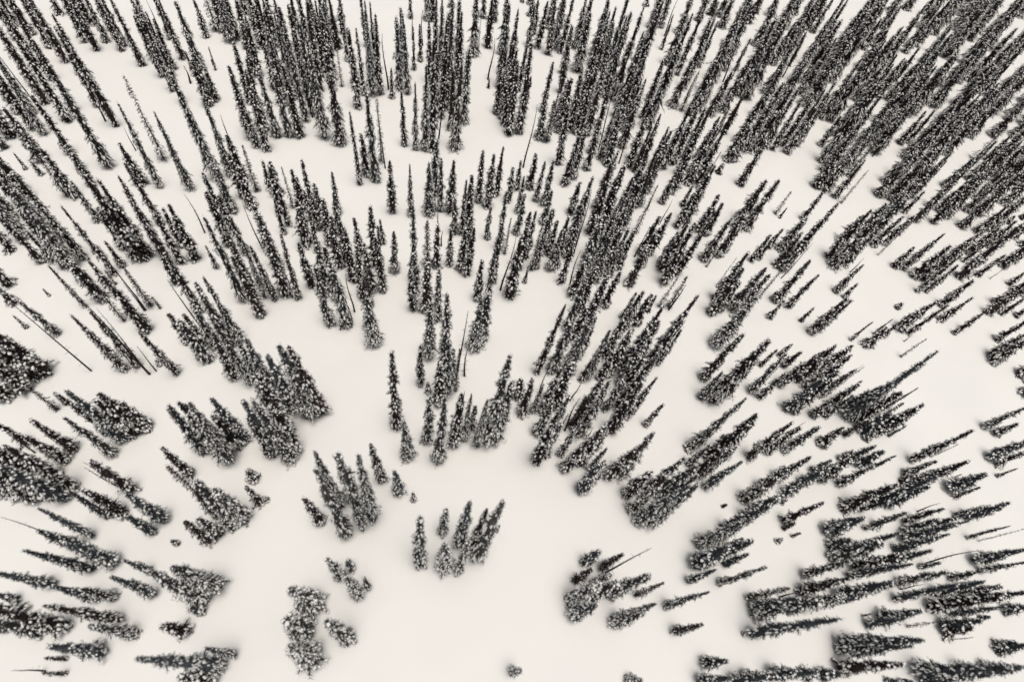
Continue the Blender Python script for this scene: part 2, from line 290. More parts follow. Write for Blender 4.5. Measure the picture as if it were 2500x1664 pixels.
(16.8,195.0,23.0,2.12,'f','towering slender dark snow-flecked fir, third such from left, centre top edge of photo'),
(138.6,35.9,12.1,1.58,'g','tall stout slate-grey haze-tinted fir, rightmost such one, far right lower part of photo'),
(-38.2,44.8,15.4,1.50,'f','tall slender dark snow-flecked fir, rightmost such one, left lower middle of photo'),
(103.0,144.4,14.0,2.20,'f','tall broad dark snow-flecked fir, only such one, inner right upper part of photo'),
(-3.3,142.5,22.7,1.16,'f','towering needle-thin dark snow-flecked fir, fourth such from left, inner left upper part of photo'),
(-49.7,99.6,18.3,1.54,'f','lofty slender dark snow-flecked fir, rightmost such one, left upper middle of photo'),
(-31.5,101.2,15.7,1.91,'f','tall stout dark snow-flecked fir, leftmost such one, inner left upper middle of photo'),
(80.5,55.4,17.4,1.28,'p','lofty needle-thin pale snow-laden fir, only such one, right lower middle of photo'),
(48.6,156.7,20.9,1.96,'f','towering slender dark snow-flecked fir, fourth such from left, centre upper part of photo'),
(-13.3,134.8,21.1,1.21,'t','towering needle-thin sparse thin-crowned fir, only such one, inner left upper part of photo'),
(10.9,91.5,17.8,1.44,'f','lofty slender dark snow-flecked fir, leftmost such one, centre upper middle of photo'),
(42.8,27.5,21.3,1.26,'f','towering needle-thin dark snow-flecked fir, only such one, inner right lower part of photo'),
(102.6,16.2,10.9,1.47,'g','medium stout slate-grey haze-tinted fir, leftmost such one, far right lower part of photo'),
(15.4,121.1,18.1,1.44,'f','lofty slender dark snow-flecked fir, second such from left, centre upper part of photo'),
(-47.3,17.7,16.1,1.05,'g','lofty needle-thin slate-grey haze-tinted fir, only such one, left bottom edge of photo'),
(103.6,132.0,16.8,1.73,'f','lofty stout dark snow-flecked fir, leftmost such one, right upper part of photo'),
(-6.2,170.2,22.8,1.36,'p','towering needle-thin pale snow-laden fir, rightmost such one, inner left top edge of photo'),
(-100.4,149.1,20.6,1.35,'f','towering needle-thin dark snow-flecked fir, fourth such from left, far left top edge of photo'),
(27.8,11.4,19.0,1.65,'p','lofty slender pale snow-laden fir, leftmost such one, centre bottom edge of photo'),
(105.3,1.3,9.5,1.55,'g','medium broad slate-grey haze-tinted fir, leftmost such one, far right bottom edge of photo'),
(-38.9,83.4,20.0,1.02,'p','lofty needle-thin pale snow-laden fir, rightmost such one, left upper middle of photo'),
(63.6,-3.7,14.3,1.34,'g','tall slender slate-grey haze-tinted fir, second such from left, right bottom edge of photo'),
(-34.0,168.1,26.4,1.68,'f','towering needle-thin dark snow-flecked fir, leftmost such one, inner left top edge of photo'),
(39.5,99.6,21.7,1.54,'f','towering needle-thin dark snow-flecked fir, rightmost such one, centre upper middle of photo'),
(243.2,230.3,24.8,3.27,'f','towering stout dark snow-flecked fir, seventh such from left, far right top edge of photo'),
(-111.2,135.9,15.0,2.13,'f','tall stout dark snow-flecked fir, second such from left, far left upper part of photo'),
(7.0,115.4,19.0,1.75,'f','lofty slender dark snow-flecked fir, leftmost such one, centre upper part of photo'),
(-89.0,91.4,14.5,1.07,'f','tall needle-thin dark snow-flecked fir, leftmost such one, far left upper middle of photo'),
(218.1,169.7,18.8,2.58,'f','lofty stout dark snow-flecked fir, twelfth such from left, far right upper part of photo'),
(-18.9,124.3,23.9,1.04,'f','towering needle-thin dark snow-flecked fir, third such from left, inner left upper part of photo'),
(103.9,72.4,15.8,1.41,'f','tall slender dark snow-flecked fir, second such from left, right upper middle of photo'),
(46.5,202.3,19.4,1.78,'f','lofty slender dark snow-flecked fir, second such from left, centre top edge of photo'),
(-20.8,9.8,16.1,1.96,'p','lofty stout pale snow-laden fir, leftmost such one, inner left bottom edge of photo'),
(99.1,187.9,25.4,1.78,'f','towering needle-thin dark snow-flecked fir, eighth such from left, inner right top edge of photo'),
(164.3,119.1,18.0,1.76,'f','lofty slender dark snow-flecked fir, leftmost such one, far right upper part of photo'),
(89.1,56.7,16.9,1.53,'f','lofty slender dark snow-flecked fir, leftmost such one, right lower middle of photo'),
(194.0,124.6,17.4,2.25,'f','lofty stout dark snow-flecked fir, fourteenth such from left, far right upper part of photo'),
(-24.1,51.5,28.9,2.11,'p','towering needle-thin pale snow-laden fir, leftmost such one, inner left lower middle of photo'),
(-35.2,4.0,13.6,1.33,'f','tall slender dark snow-flecked fir, only such one, left bottom edge of photo'),
(45.0,154.8,18.6,2.34,'f','lofty stout dark snow-flecked fir, leftmost such one, centre upper part of photo'),
(-50.3,28.4,11.8,1.23,'g','medium stout slate-grey haze-tinted fir, only such one, left lower part of photo'),
(94.7,31.3,11.5,1.40,'p','medium stout pale snow-laden fir, only such one, right lower part of photo'),
(-98.7,184.5,17.1,1.37,'f','lofty slender dark snow-flecked fir, rightmost such one, far left top edge of photo'),
(167.1,80.0,14.3,1.73,'f','tall stout dark snow-flecked fir, fifth such from left, far right upper middle of photo'),
(88.3,2.7,11.1,1.10,'g','medium slender slate-grey haze-tinted fir, only such one, right bottom edge of photo'),
(122.8,151.7,20.2,1.44,'f','towering needle-thin dark snow-flecked fir, leftmost such one, right upper part of photo'),
(-59.2,92.6,15.8,1.18,'f','tall needle-thin dark snow-flecked fir, leftmost such one, left upper middle of photo'),
(-57.3,49.0,16.8,1.45,'f','lofty slender dark snow-flecked fir, only such one, far left lower middle of photo'),
(136.9,127.7,15.2,1.76,'f','tall stout dark snow-flecked fir, fifth such from left, right upper part of photo'),
(-67.0,74.9,17.1,0.94,'t','lofty needle-thin sparse thin-crowned fir, only such one, far left upper middle of photo'),
(-31.6,174.4,23.1,1.73,'f','towering needle-thin dark snow-flecked fir, fourth such from left, inner left top edge of photo'),
(-58.8,31.8,14.1,0.89,'g','tall needle-thin slate-grey haze-tinted fir, only such one, far left lower part of photo'),
(50.9,155.1,20.9,1.96,'f','towering slender dark snow-flecked fir, rightmost such one, centre upper part of photo'),
(88.3,181.4,28.9,1.94,'f','towering needle-thin dark snow-flecked fir, sixth such from left, inner right top edge of photo'),
(-3.3,80.2,16.1,1.36,'f','lofty slender dark snow-flecked fir, rightmost such one, inner left upper middle of photo'),
(146.2,96.4,15.7,1.43,'f','tall slender dark snow-flecked fir, leftmost such one, far right upper middle of photo'),
(-78.9,180.4,19.1,1.37,'f','lofty needle-thin dark snow-flecked fir, rightmost such one, left top edge of photo'),
(65.2,178.7,29.0,2.11,'p','towering needle-thin pale snow-laden fir, leftmost such one, inner right top edge of photo'),
(61.1,31.8,16.6,1.19,'g','lofty needle-thin slate-grey haze-tinted fir, second such from left, inner right lower part of photo'),
(-118.0,181.2,14.7,1.33,'f','tall slender dark snow-flecked fir, third such from left, far left top edge of photo'),
(-46.6,120.3,15.1,1.28,'t','tall slender sparse thin-crowned fir, rightmost such one, left upper part of photo'),
(47.9,177.3,23.6,1.66,'f','towering needle-thin dark snow-flecked fir, fourth such from left, centre top edge of photo'),
(-24.5,85.4,18.6,1.80,'p','lofty slender pale snow-laden fir, leftmost such one, inner left upper middle of photo'),
(-62.7,79.2,14.4,1.18,'t','tall slender sparse thin-crowned fir, only such one, left upper middle of photo'),
(84.2,39.9,13.4,1.29,'p','tall slender pale snow-laden fir, only such one, right lower middle of photo'),
(49.8,30.9,18.7,1.73,'p','lofty slender pale snow-laden fir, leftmost such one, inner right lower part of photo'),
(-111.4,164.1,19.2,1.49,'f','lofty slender dark snow-flecked fir, third such from left, far left top edge of photo'),
(25.1,94.8,21.9,1.65,'f','towering slender dark snow-flecked fir, rightmost such one, centre upper middle of photo'),
(-79.6,71.7,12.7,1.05,'p','tall slender pale snow-laden fir, rightmost such one, far left upper middle of photo'),
(-61.8,26.5,13.0,1.19,'g','tall slender slate-grey haze-tinted fir, leftmost such one, far left lower part of photo'),
(105.2,95.5,25.9,1.52,'f','towering needle-thin dark snow-flecked fir, only such one, right upper middle of photo'),
(-53.9,17.6,10.8,1.05,'p','medium slender pale snow-laden fir, only such one, far left bottom edge of photo'),
(55.8,89.1,15.1,1.51,'f','tall stout dark snow-flecked fir, fourth such from left, inner right upper middle of photo'),
(78.0,23.8,14.7,1.06,'f','tall needle-thin dark snow-flecked fir, only such one, right lower part of photo'),
(-8.1,92.5,14.9,1.43,'p','tall slender pale snow-laden fir, leftmost such one, inner left upper middle of photo'),
(0.4,94.7,16.7,1.45,'t','lofty slender sparse thin-crowned fir, rightmost such one, inner left upper middle of photo'),
(2.8,54.1,18.5,1.52,'f','lofty slender dark snow-flecked fir, only such one, inner left lower middle of photo'),
(107.2,7.5,12.9,1.35,'g','tall stout slate-grey haze-tinted fir, only such one, far right bottom edge of photo'),
(35.2,12.0,21.9,1.41,'p','towering needle-thin pale snow-laden fir, leftmost such one, inner right bottom edge of photo'),
(-95.2,129.7,16.9,1.27,'f','lofty needle-thin dark snow-flecked fir, only such one, far left upper part of photo'),
(75.8,9.5,12.7,1.11,'f','tall slender dark snow-flecked fir, only such one, right bottom edge of photo'),
(-28.7,107.1,12.0,1.64,'f','medium stout dark snow-flecked fir, only such one, inner left upper middle of photo'),
(-56.3,49.2,10.8,1.35,'f','medium stout dark snow-flecked fir, leftmost such one, left lower middle of photo'),
(11.0,43.1,22.7,1.15,'p','towering needle-thin pale snow-laden fir, third such from left, centre lower middle of photo'),
(-9.1,36.3,21.6,1.22,'f','towering needle-thin dark snow-flecked fir, only such one, inner left lower part of photo'),
(-46.9,68.8,15.4,1.36,'p','tall slender pale snow-laden fir, only such one, left lower middle of photo')]

SNAGS=[
(-109.1,148.3,19.2,0.18,'s','tall bare dead pole, only such one, far left top edge of photo'),
(-91.8,145.9,13.0,0.21,'s','medium bare dead pole, only such one, far left upper part of photo'),
(-80.1,133.0,7.3,0.13,'s','short bare dead pole, only such one, far left upper part of photo'),
(-74.6,134.8,7.0,0.13,'s','short bare dead pole, only such one, left upper part of photo'),
(-88.4,192.5,12.7,0.18,'s','medium bare dead pole, leftmost such one, left top edge of photo'),
(-74.1,168.2,5.9,0.26,'s','short bare dead pole, only such one, left top edge of photo'),
(-56.7,139.5,9.3,0.17,'s','medium bare dead pole, only such one, left upper part of photo'),
(-54.0,157.6,9.4,0.14,'s','medium bare dead pole, rightmost such one, left top edge of photo'),
(-35.1,153.1,13.5,0.18,'s','medium bare dead pole, leftmost such one, inner left upper part of photo'),
(-21.0,173.2,15.9,0.23,'s','medium bare dead pole, leftmost such one, inner left top edge of photo'),
(-12.6,172.0,19.4,0.27,'s','tall bare dead pole, only such one, inner left top edge of photo'),
(-12.1,132.3,23.4,0.17,'s','tall bare dead pole, leftmost such one, inner left upper part of photo'),
(-4.9,201.1,9.6,0.21,'s','medium bare dead pole, second such from left, inner left top edge of photo'),
(3.9,146.7,20.3,0.22,'s','tall bare dead pole, rightmost such one, inner left upper part of photo'),
(7.0,194.6,14.6,0.21,'s','medium bare dead pole, leftmost such one, centre top edge of photo'),
(-1.2,197.1,12.4,0.21,'s','medium bare dead pole, rightmost such one, inner left top edge of photo'),
(21.8,180.2,14.7,0.25,'s','medium bare dead pole, rightmost such one, centre top edge of photo'),
(30.5,136.2,21.5,0.22,'s','tall bare dead pole, only such one, centre upper part of photo'),
(62.6,181.9,17.1,0.26,'s','tall bare dead pole, leftmost such one, inner right top edge of photo'),
(56.9,145.7,25.9,0.19,'s','tall bare dead pole, leftmost such one, inner right upper part of photo'),
(101.5,227.0,15.7,0.25,'s','medium bare dead pole, leftmost such one, inner right top edge of photo'),
(94.5,173.4,14.8,0.22,'s','medium bare dead pole, rightmost such one, inner right top edge of photo'),
(118.7,195.6,17.2,0.23,'s','tall bare dead pole, rightmost such one, inner right top edge of photo'),
(123.0,197.6,15.2,0.24,'s','medium bare dead pole, leftmost such one beside a dead pole, right top edge of photo'),
(146.5,200.5,14.9,0.24,'s','medium bare dead pole, rightmost such one, right top edge of photo'),
(99.7,152.4,14.4,0.20,'s','medium bare dead pole, rightmost such one, inner right upper part of photo'),
(63.0,140.0,20.5,0.19,'s','tall bare dead pole, rightmost such one, inner right upper part of photo'),
(58.9,128.0,7.9,0.37,'s','short bare dead pole, only such one, inner right upper part of photo'),
(164.6,152.2,15.4,0.22,'s','medium bare dead pole, only such one, right upper part of photo'),
(-92.4,100.6,19.2,0.17,'s','tall bare dead pole, leftmost such one, far left upper middle of photo'),
(-63.6,78.2,22.2,0.16,'s','tall bare dead pole, rightmost such one, far left upper middle of photo'),
(-63.8,78.0,10.4,0.14,'s','medium bare dead pole, only such one, far left upper middle of photo'),
(-48.2,70.0,23.3,0.19,'s','tall bare dead pole, fourth such from left, left lower middle of photo'),
(-56.4,103.4,13.7,0.16,'s','medium bare dead pole, leftmost such one, left upper middle of photo'),
(-41.8,98.9,15.4,0.16,'s','medium bare dead pole, second such from left, left upper middle of photo'),
(-36.2,83.2,8.6,0.12,'s','medium bare dead pole, third such from left, left upper middle of photo'),
(-32.6,83.6,10.7,0.15,'s','medium bare dead pole, rightmost such one, left upper middle of photo'),
(-17.9,76.9,17.9,0.18,'s','tall bare dead pole, only such one, inner left upper middle of photo'),
(-17.5,79.7,15.7,0.18,'s','medium bare dead pole, leftmost such one, inner left upper middle of photo'),
(-41.1,67.3,6.5,0.14,'s','short bare dead pole, only such one beside a dead pole, left lower middle of photo'),
(2.7,115.6,13.0,0.21,'s','medium bare dead pole, rightmost such one, inner left upper part of photo'),
(3.4,105.6,11.2,0.17,'s','medium bare dead pole, rightmost such one, inner left upper middle of photo'),
(4.2,102.2,6.0,0.17,'s','short bare dead pole, only such one beside a dead pole, centre upper middle of photo'),
(19.5,86.9,20.1,0.22,'s','tall bare dead pole, leftmost such one, centre upper middle of photo'),
(41.6,100.0,23.1,0.20,'s','tall bare dead pole, rightmost such one, centre upper middle of photo'),
(38.3,87.4,15.8,0.20,'s','medium bare dead pole, only such one, centre upper middle of photo'),
(53.7,112.8,18.8,0.18,'s','tall bare dead pole, second such from left, inner right upper part of photo'),
(67.6,118.2,8.6,0.14,'s','medium bare dead pole, leftmost such one, inner right upper part of photo'),
(59.3,98.9,11.7,0.17,'s','medium bare dead pole, leftmost such one, inner right upper middle of photo'),
(70.0,111.9,9.8,0.14,'s','medium bare dead pole, second such from left, inner right upper part of photo'),
(77.1,110.7,10.5,0.18,'s','medium bare dead pole, third such from left, inner right upper middle of photo'),
(79.9,104.4,14.3,0.17,'s','medium bare dead pole, rightmost such one, inner right upper middle of photo'),
(102.9,91.7,15.2,0.13,'s','medium bare dead pole, leftmost such one, right upper middle of photo'),
(65.2,80.4,11.3,0.20,'s','medium bare dead pole, second such from left, inner right upper middle of photo'),
(62.2,69.5,10.7,0.32,'s','medium bare dead pole, rightmost such one, inner right lower middle of photo'),
(108.9,101.1,11.7,0.18,'s','medium bare dead pole, rightmost such one, right upper middle of photo'),
(127.3,94.8,6.5,0.14,'s','short bare dead pole, only such one, right upper middle of photo'),
(-75.5,44.9,8.6,0.12,'s','medium bare dead pole, only such one, far left lower middle of photo'),
(-70.2,62.4,28.0,0.14,'s','tall bare dead pole, alone in open snow, far left lower middle of photo'),
(-59.0,61.8,27.0,0.20,'s','tall bare dead pole, second such from left, left lower middle of photo'),
(-59.3,62.0,23.0,0.13,'s','tall bare dead pole, leftmost such one beside a dead pole, left lower middle of photo'),
(-57.8,62.5,9.3,0.12,'s','medium bare dead pole, leftmost such one beside a dead pole, left lower middle of photo'),
(-60.9,39.3,8.6,0.12,'s','medium bare dead pole, leftmost such one, far left lower part of photo'),
(-58.9,37.5,10.9,0.12,'s','medium bare dead pole, rightmost such one, far left lower part of photo'),
(-44.7,45.4,16.5,0.12,'s','tall bare dead pole, third such from left, left lower middle of photo'),
(-39.9,62.1,16.4,0.18,'s','tall bare dead pole, rightmost such one, left lower middle of photo'),
(-41.1,67.3,8.5,0.14,'s','medium bare dead pole, rightmost such one beside a dead pole, left lower middle of photo'),
(-27.4,55.1,18.6,0.13,'s','tall bare dead pole, only such one, inner left lower middle of photo'),
(7.4,62.5,24.1,0.20,'s','tall bare dead pole, leftmost such one beside a dead pole, centre lower middle of photo'),
(9.0,60.9,11.8,0.20,'s','medium bare dead pole, second such from left, centre lower middle of photo'),
(3.6,67.4,7.9,0.15,'s','short bare dead pole, leftmost such one, centre lower middle of photo'),
(8.1,51.8,10.5,0.18,'s','medium bare dead pole, leftmost such one beside a dead pole, centre lower middle of photo'),
(7.8,51.5,4.9,0.12,'s','short bare dead pole, rightmost such one beside a dead pole, centre lower middle of photo'),
(17.2,48.0,12.7,0.21,'s','medium bare dead pole, fourth such from left, centre lower middle of photo'),
(17.0,49.4,10.4,0.15,'s','medium bare dead pole, third such from left, centre lower middle of photo'),
(26.2,55.7,13.1,0.14,'s','medium bare dead pole, fifth such from left, centre lower middle of photo'),
(33.5,53.7,9.5,0.17,'s','medium bare dead pole, rightmost such one, centre lower middle of photo'),
(28.2,44.1,16.5,0.24,'s','tall bare dead pole, rightmost such one beside a dead pole, centre lower middle of photo'),
(31.2,46.2,15.9,0.21,'s','medium bare dead pole, sixth such from left, centre lower middle of photo'),
(38.9,49.9,14.2,0.17,'s','medium bare dead pole, leftmost such one, inner right lower middle of photo'),
(35.8,43.9,6.7,0.12,'s','short bare dead pole, only such one, inner right lower middle of photo'),
(81.7,55.1,13.9,0.12,'s','medium bare dead pole, leftmost such one, right lower middle of photo'),
(86.1,44.0,8.0,0.12,'s','medium bare dead pole, second such from left, right lower middle of photo'),
(99.4,53.7,15.5,0.12,'s','medium bare dead pole, rightmost such one, right lower middle of photo'),
(111.9,24.1,6.5,0.13,'s','short bare dead pole, only such one, far right lower part of photo'),
(91.3,18.0,8.8,0.13,'s','medium bare dead pole, only such one, right lower part of photo'),
(107.8,13.1,14.6,0.15,'s','medium bare dead pole, only such one, far right lower part of photo'),
(99.9,8.6,6.4,0.13,'s','short bare dead pole, only such one, far right bottom edge of photo'),
(65.0,22.9,5.4,0.12,'s','short bare dead pole, only such one, right lower part of photo'),
(70.5,8.9,7.2,0.15,'s','short bare dead pole, only such one, right bottom edge of photo'),
(33.8,15.3,28.5,0.18,'s','tall bare dead pole, only such one, inner right bottom edge of photo'),
(-57.5,31.6,17.9,0.12,'s','tall bare dead pole, rightmost such one, far left lower part of photo'),
(-61.2,26.4,21.4,0.13,'s','tall bare dead pole, leftmost such one, far left lower part of photo'),
(-61.1,7.3,8.4,0.12,'s','medium bare dead pole, only such one, far left bottom edge of photo')]

REST=[
(-3.1,89.5,26.5,1.39,'p'),(-45.9,39.0,14.6,1.06,'f'),(63.8,9.2,14.1,1.08,'t'),(58.2,12.2,18.5,0.89,'p'),(39.5,149.0,14.7,1.72,'t'),(-84.1,56.9,10.9,1.59,'f'),
(-93.6,84.9,9.4,1.70,'f'),(-13.4,8.1,25.9,1.47,'p'),(34.0,95.0,15.7,1.35,'p'),(4.2,116.0,18.0,1.22,'p'),(243.8,200.9,27.1,3.05,'f'),(91.9,3.6,12.1,1.61,'g'),
(77.2,165.9,21.1,1.65,'f'),(95.2,111.9,17.6,1.96,'f'),(8.2,44.8,21.8,1.16,'p'),(-46.9,114.0,13.1,1.48,'f'),(-104.1,188.1,16.9,1.38,'p'),(24.9,45.8,16.1,1.51,'p'),
(142.6,43.9,12.9,1.19,'p'),(-6.7,143.4,18.6,1.17,'f'),(38.7,59.8,21.1,1.31,'p'),(133.7,74.4,13.5,1.81,'f'),(73.0,121.2,14.4,1.62,'f'),(44.5,51.1,22.8,1.54,'f'),
(-56.7,17.8,13.7,1.04,'g'),(37.2,150.2,12.5,1.92,'p'),(42.1,35.7,21.7,1.88,'p'),(103.4,49.4,13.9,1.67,'g'),(95.5,-7.2,15.9,1.39,'g'),(32.5,32.2,15.5,1.56,'g'),
(84.8,99.3,16.0,1.35,'f'),(-66.1,156.1,14.8,1.59,'f'),(25.9,107.9,15.4,1.40,'p'),(29.9,36.8,16.5,1.45,'f'),(55.8,-4.0,12.9,1.24,'g'),(3.4,18.7,20.6,1.64,'p'),
(11.3,178.0,23.6,1.80,'f'),(44.3,61.2,18.3,1.62,'f'),(54.9,76.4,13.2,1.45,'f'),(35.4,7.0,15.6,1.39,'p'),(59.4,34.6,15.5,1.21,'f'),(50.8,135.4,17.8,1.29,'f'),
(188.3,115.7,12.1,1.80,'f'),(45.9,9.0,19.5,0.96,'g'),(118.8,87.2,12.1,1.52,'f'),(2.6,94.3,15.6,1.29,'f'),(-35.8,30.0,20.9,1.63,'p'),(43.0,205.3,17.3,1.79,'f'),
(2.8,76.9,19.4,1.34,'p'),(119.8,68.7,8.3,1.91,'f'),(95.2,26.3,15.3,1.36,'f'),(-17.2,128.4,14.2,1.43,'f'),(229.5,170.2,18.7,2.36,'f'),(33.1,46.8,15.3,1.53,'b'),
(-34.0,154.4,27.7,1.60,'p'),(46.9,31.2,21.6,1.43,'p'),(26.5,51.0,20.5,1.38,'f'),(-28.4,87.0,16.6,1.51,'f'),(8.6,21.4,30.1,1.14,'f'),(-39.8,26.2,13.1,1.24,'t'),
(40.1,164.6,18.2,1.50,'f'),(23.5,162.0,16.9,1.37,'f'),(80.1,-1.3,18.3,1.50,'g'),(42.7,30.9,14.3,1.44,'f'),(180.1,160.4,13.6,1.78,'f'),(47.5,82.1,14.3,1.30,'f'),
(109.8,43.5,13.2,1.56,'f'),(-74.3,53.9,10.2,0.98,'t'),(120.9,163.2,18.9,2.03,'f'),(98.3,48.3,10.8,1.36,'p'),(66.2,139.4,14.8,1.53,'f'),(28.7,94.6,18.1,1.16,'t'),
(82.5,53.7,11.8,1.36,'p'),(103.2,96.7,13.6,1.37,'f'),(97.4,25.4,22.5,1.48,'g'),(41.6,51.1,14.5,1.27,'p'),(36.7,90.5,15.9,1.16,'f'),(15.5,82.3,20.5,1.24,'p'),
(-37.3,46.0,19.4,1.77,'g'),(56.3,141.2,19.1,1.13,'f'),(-37.3,92.9,19.5,1.68,'p'),(67.8,142.8,20.8,1.72,'f'),(79.6,33.4,13.3,1.66,'f'),(-38.1,27.1,11.8,1.38,'p'),
(78.7,114.0,18.1,1.94,'f'),(86.7,17.7,6.6,1.58,'g'),(48.0,108.7,19.0,1.95,'f'),(88.6,132.7,20.2,1.89,'f'),(27.5,8.8,16.6,1.38,'g'),(35.4,119.8,16.3,1.64,'p'),
(66.9,54.1,13.0,1.19,'g'),(31.8,127.2,13.0,1.50,'f'),(-72.4,175.6,21.0,1.77,'p'),(21.6,50.3,17.1,1.22,'f'),(112.5,9.9,8.5,1.13,'p'),(56.9,16.7,17.4,1.50,'p'),
(17.6,89.6,22.2,1.28,'f'),(9.9,107.0,19.8,1.02,'f'),(51.2,-0.9,10.0,1.38,'p'),(-41.3,43.7,22.7,1.43,'f'),(208.2,129.8,12.0,2.32,'f'),(148.9,140.6,15.4,1.85,'t'),
(-40.6,11.5,11.1,1.15,'f'),(-25.1,51.9,25.1,1.85,'f'),(104.6,170.3,16.6,2.15,'f'),(-43.5,68.8,19.3,1.49,'p'),(26.1,155.9,25.7,1.76,'f'),(94.0,58.0,16.4,1.85,'f'),
(-21.8,83.6,19.1,1.65,'f'),(67.7,136.7,16.7,1.70,'b'),(111.5,150.7,19.9,2.24,'f'),(-49.7,117.7,14.6,1.74,'f'),(20.1,101.7,21.0,1.34,'p'),(120.4,10.8,11.0,1.01,'p'),
(-70.2,40.1,15.1,1.38,'p'),(108.9,5.5,13.9,1.33,'f'),(163.1,138.6,18.8,2.07,'f'),(169.8,141.7,25.6,2.50,'f'),(49.5,72.7,18.0,1.25,'f'),(44.0,95.0,17.2,1.86,'p'),
(49.3,-3.4,13.5,0.98,'g'),(35.6,96.2,19.7,1.68,'f'),(106.0,43.8,10.0,1.79,'g'),(136.0,72.9,13.8,0.98,'f'),(46.5,24.9,24.7,1.66,'p'),(100.5,81.1,14.2,1.13,'f'),
(-75.1,119.7,13.0,1.69,'f'),(73.7,-4.6,6.2,1.38,'g'),(51.4,118.3,16.7,2.03,'b'),(-115.1,160.6,24.9,1.48,'f'),(13.1,83.3,15.2,1.25,'f'),(64.3,38.7,22.5,1.77,'f'),
(122.9,22.0,11.4,1.46,'g'),(61.5,108.3,18.2,1.07,'t'),(107.7,22.2,11.3,0.83,'f'),(140.6,105.9,12.9,1.29,'f'),(-12.1,14.9,22.6,1.19,'p'),(-1.2,58.9,17.4,1.01,'f'),
(-20.6,168.0,17.0,1.15,'f'),(-73.1,81.0,13.2,1.52,'f'),(-70.1,36.6,17.5,1.57,'f'),(96.9,21.1,12.0,0.81,'g'),(82.5,136.0,20.6,1.52,'f'),(46.6,4.6,12.8,1.14,'t'),
(146.1,87.4,16.7,0.86,'f'),(-48.0,145.7,22.4,1.58,'f'),(142.8,111.2,14.4,2.06,'p'),(65.2,81.3,12.8,1.32,'t'),(-81.0,105.0,12.6,1.08,'p'),(-13.6,86.2,17.4,1.53,'p'),
(6.1,17.8,26.7,0.99,'p'),(152.3,82.8,11.8,1.38,'f'),(12.3,156.5,24.5,1.70,'p'),(7.8,107.1,13.2,1.37,'p'),(-18.3,89.4,19.0,1.54,'f'),(-41.0,82.7,19.4,1.45,'f'),
(75.2,111.0,13.7,1.23,'f'),(6.7,57.0,18.7,0.93,'t'),(202.2,199.0,20.0,2.72,'f'),(76.4,10.0,16.0,1.22,'p'),(-13.7,74.8,18.2,1.46,'t'),(-31.3,194.1,16.8,2.25,'b'),
(-5.4,33.4,15.0,1.29,'g'),(-4.2,112.6,18.4,1.02,'f'),(94.0,172.3,15.1,1.29,'t'),(267.5,248.7,21.2,3.17,'f'),(-74.4,193.9,12.1,1.29,'f'),(32.9,121.4,14.5,1.10,'p'),
(33.1,38.2,18.6,1.46,'f'),(-20.2,94.6,18.8,1.41,'f'),(134.4,155.6,20.1,1.69,'p'),(90.3,50.0,15.3,1.94,'f'),(79.1,83.6,19.3,1.63,'f'),(34.4,16.7,14.3,1.20,'t'),
(107.6,103.8,13.3,1.95,'p'),(179.2,122.9,15.9,2.21,'f'),(120.1,153.7,23.7,2.27,'p'),(113.1,32.7,9.6,1.24,'f'),(6.2,95.1,13.6,1.06,'f'),(58.5,138.6,14.6,1.89,'p'),
(20.9,55.0,8.0,1.97,'f'),(-20.1,28.4,16.2,1.09,'f'),(8.3,153.5,20.4,2.07,'b'),(143.5,97.2,8.7,1.62,'f'),(113.0,44.2,13.0,1.71,'g'),(248.3,251.3,21.5,3.15,'f'),
(229.7,236.4,21.2,2.74,'f'),(17.0,105.6,12.6,1.12,'p'),(104.7,95.8,16.9,2.05,'f'),(-49.1,137.7,11.2,1.19,'f'),(163.5,70.2,11.1,1.17,'f'),(-2.7,85.5,15.6,1.55,'p'),
(60.5,15.7,9.9,1.12,'g'),(130.2,236.7,13.2,2.59,'f'),(72.4,7.3,16.2,1.20,'p'),(174.6,126.8,16.3,1.82,'f'),(42.8,128.7,10.6,1.45,'f'),(-45.3,96.6,13.4,1.23,'p'),
(-32.0,7.2,15.9,0.79,'g'),(-58.3,48.1,15.6,1.57,'f'),(24.5,121.3,13.0,1.47,'p'),(149.4,87.6,12.2,1.05,'f'),(-109.8,146.2,18.5,1.23,'p'),(-65.7,157.8,21.0,1.41,'p'),
(83.2,8.4,16.5,1.35,'g'),(202.5,147.4,13.5,1.37,'p'),(-78.5,85.8,11.2,1.18,'f'),(-76.3,79.0,14.4,0.61,'f'),(145.5,157.5,12.3,1.30,'f'),(-12.0,26.5,23.7,0.76,'g'),
(144.8,42.1,6.8,1.20,'p'),(177.4,240.2,15.8,1.61,'f'),(-26.5,43.3,21.7,1.77,'f'),(94.4,41.0,7.1,1.32,'f'),(72.1,54.1,18.3,1.63,'f'),(74.4,31.2,11.8,1.50,'g'),
(79.7,72.3,15.8,1.77,'p'),(155.4,198.5,24.7,2.62,'f'),(28.7,14.7,12.5,1.31,'t'),(31.2,18.0,11.7,1.34,'g'),(-77.4,46.9,9.8,0.95,'f'),(-36.6,107.5,12.0,0.98,'f'),
(140.0,34.2,10.3,1.00,'f'),(58.8,20.4,19.2,1.36,'p'),(87.7,137.6,16.5,1.54,'f'),(193.2,117.1,20.3,2.19,'f'),(164.3,59.2,8.7,1.95,'f'),(40.4,11.3,14.9,0.91,'t'),
(52.0,204.0,21.7,1.57,'f'),(43.0,116.2,12.2,1.28,'f'),(-48.9,21.5,10.7,0.84,'g'),(104.8,26.2,12.9,1.53,'g'),(57.9,63.7,15.7,0.91,'f'),(96.8,169.6,20.7,2.12,'f'),
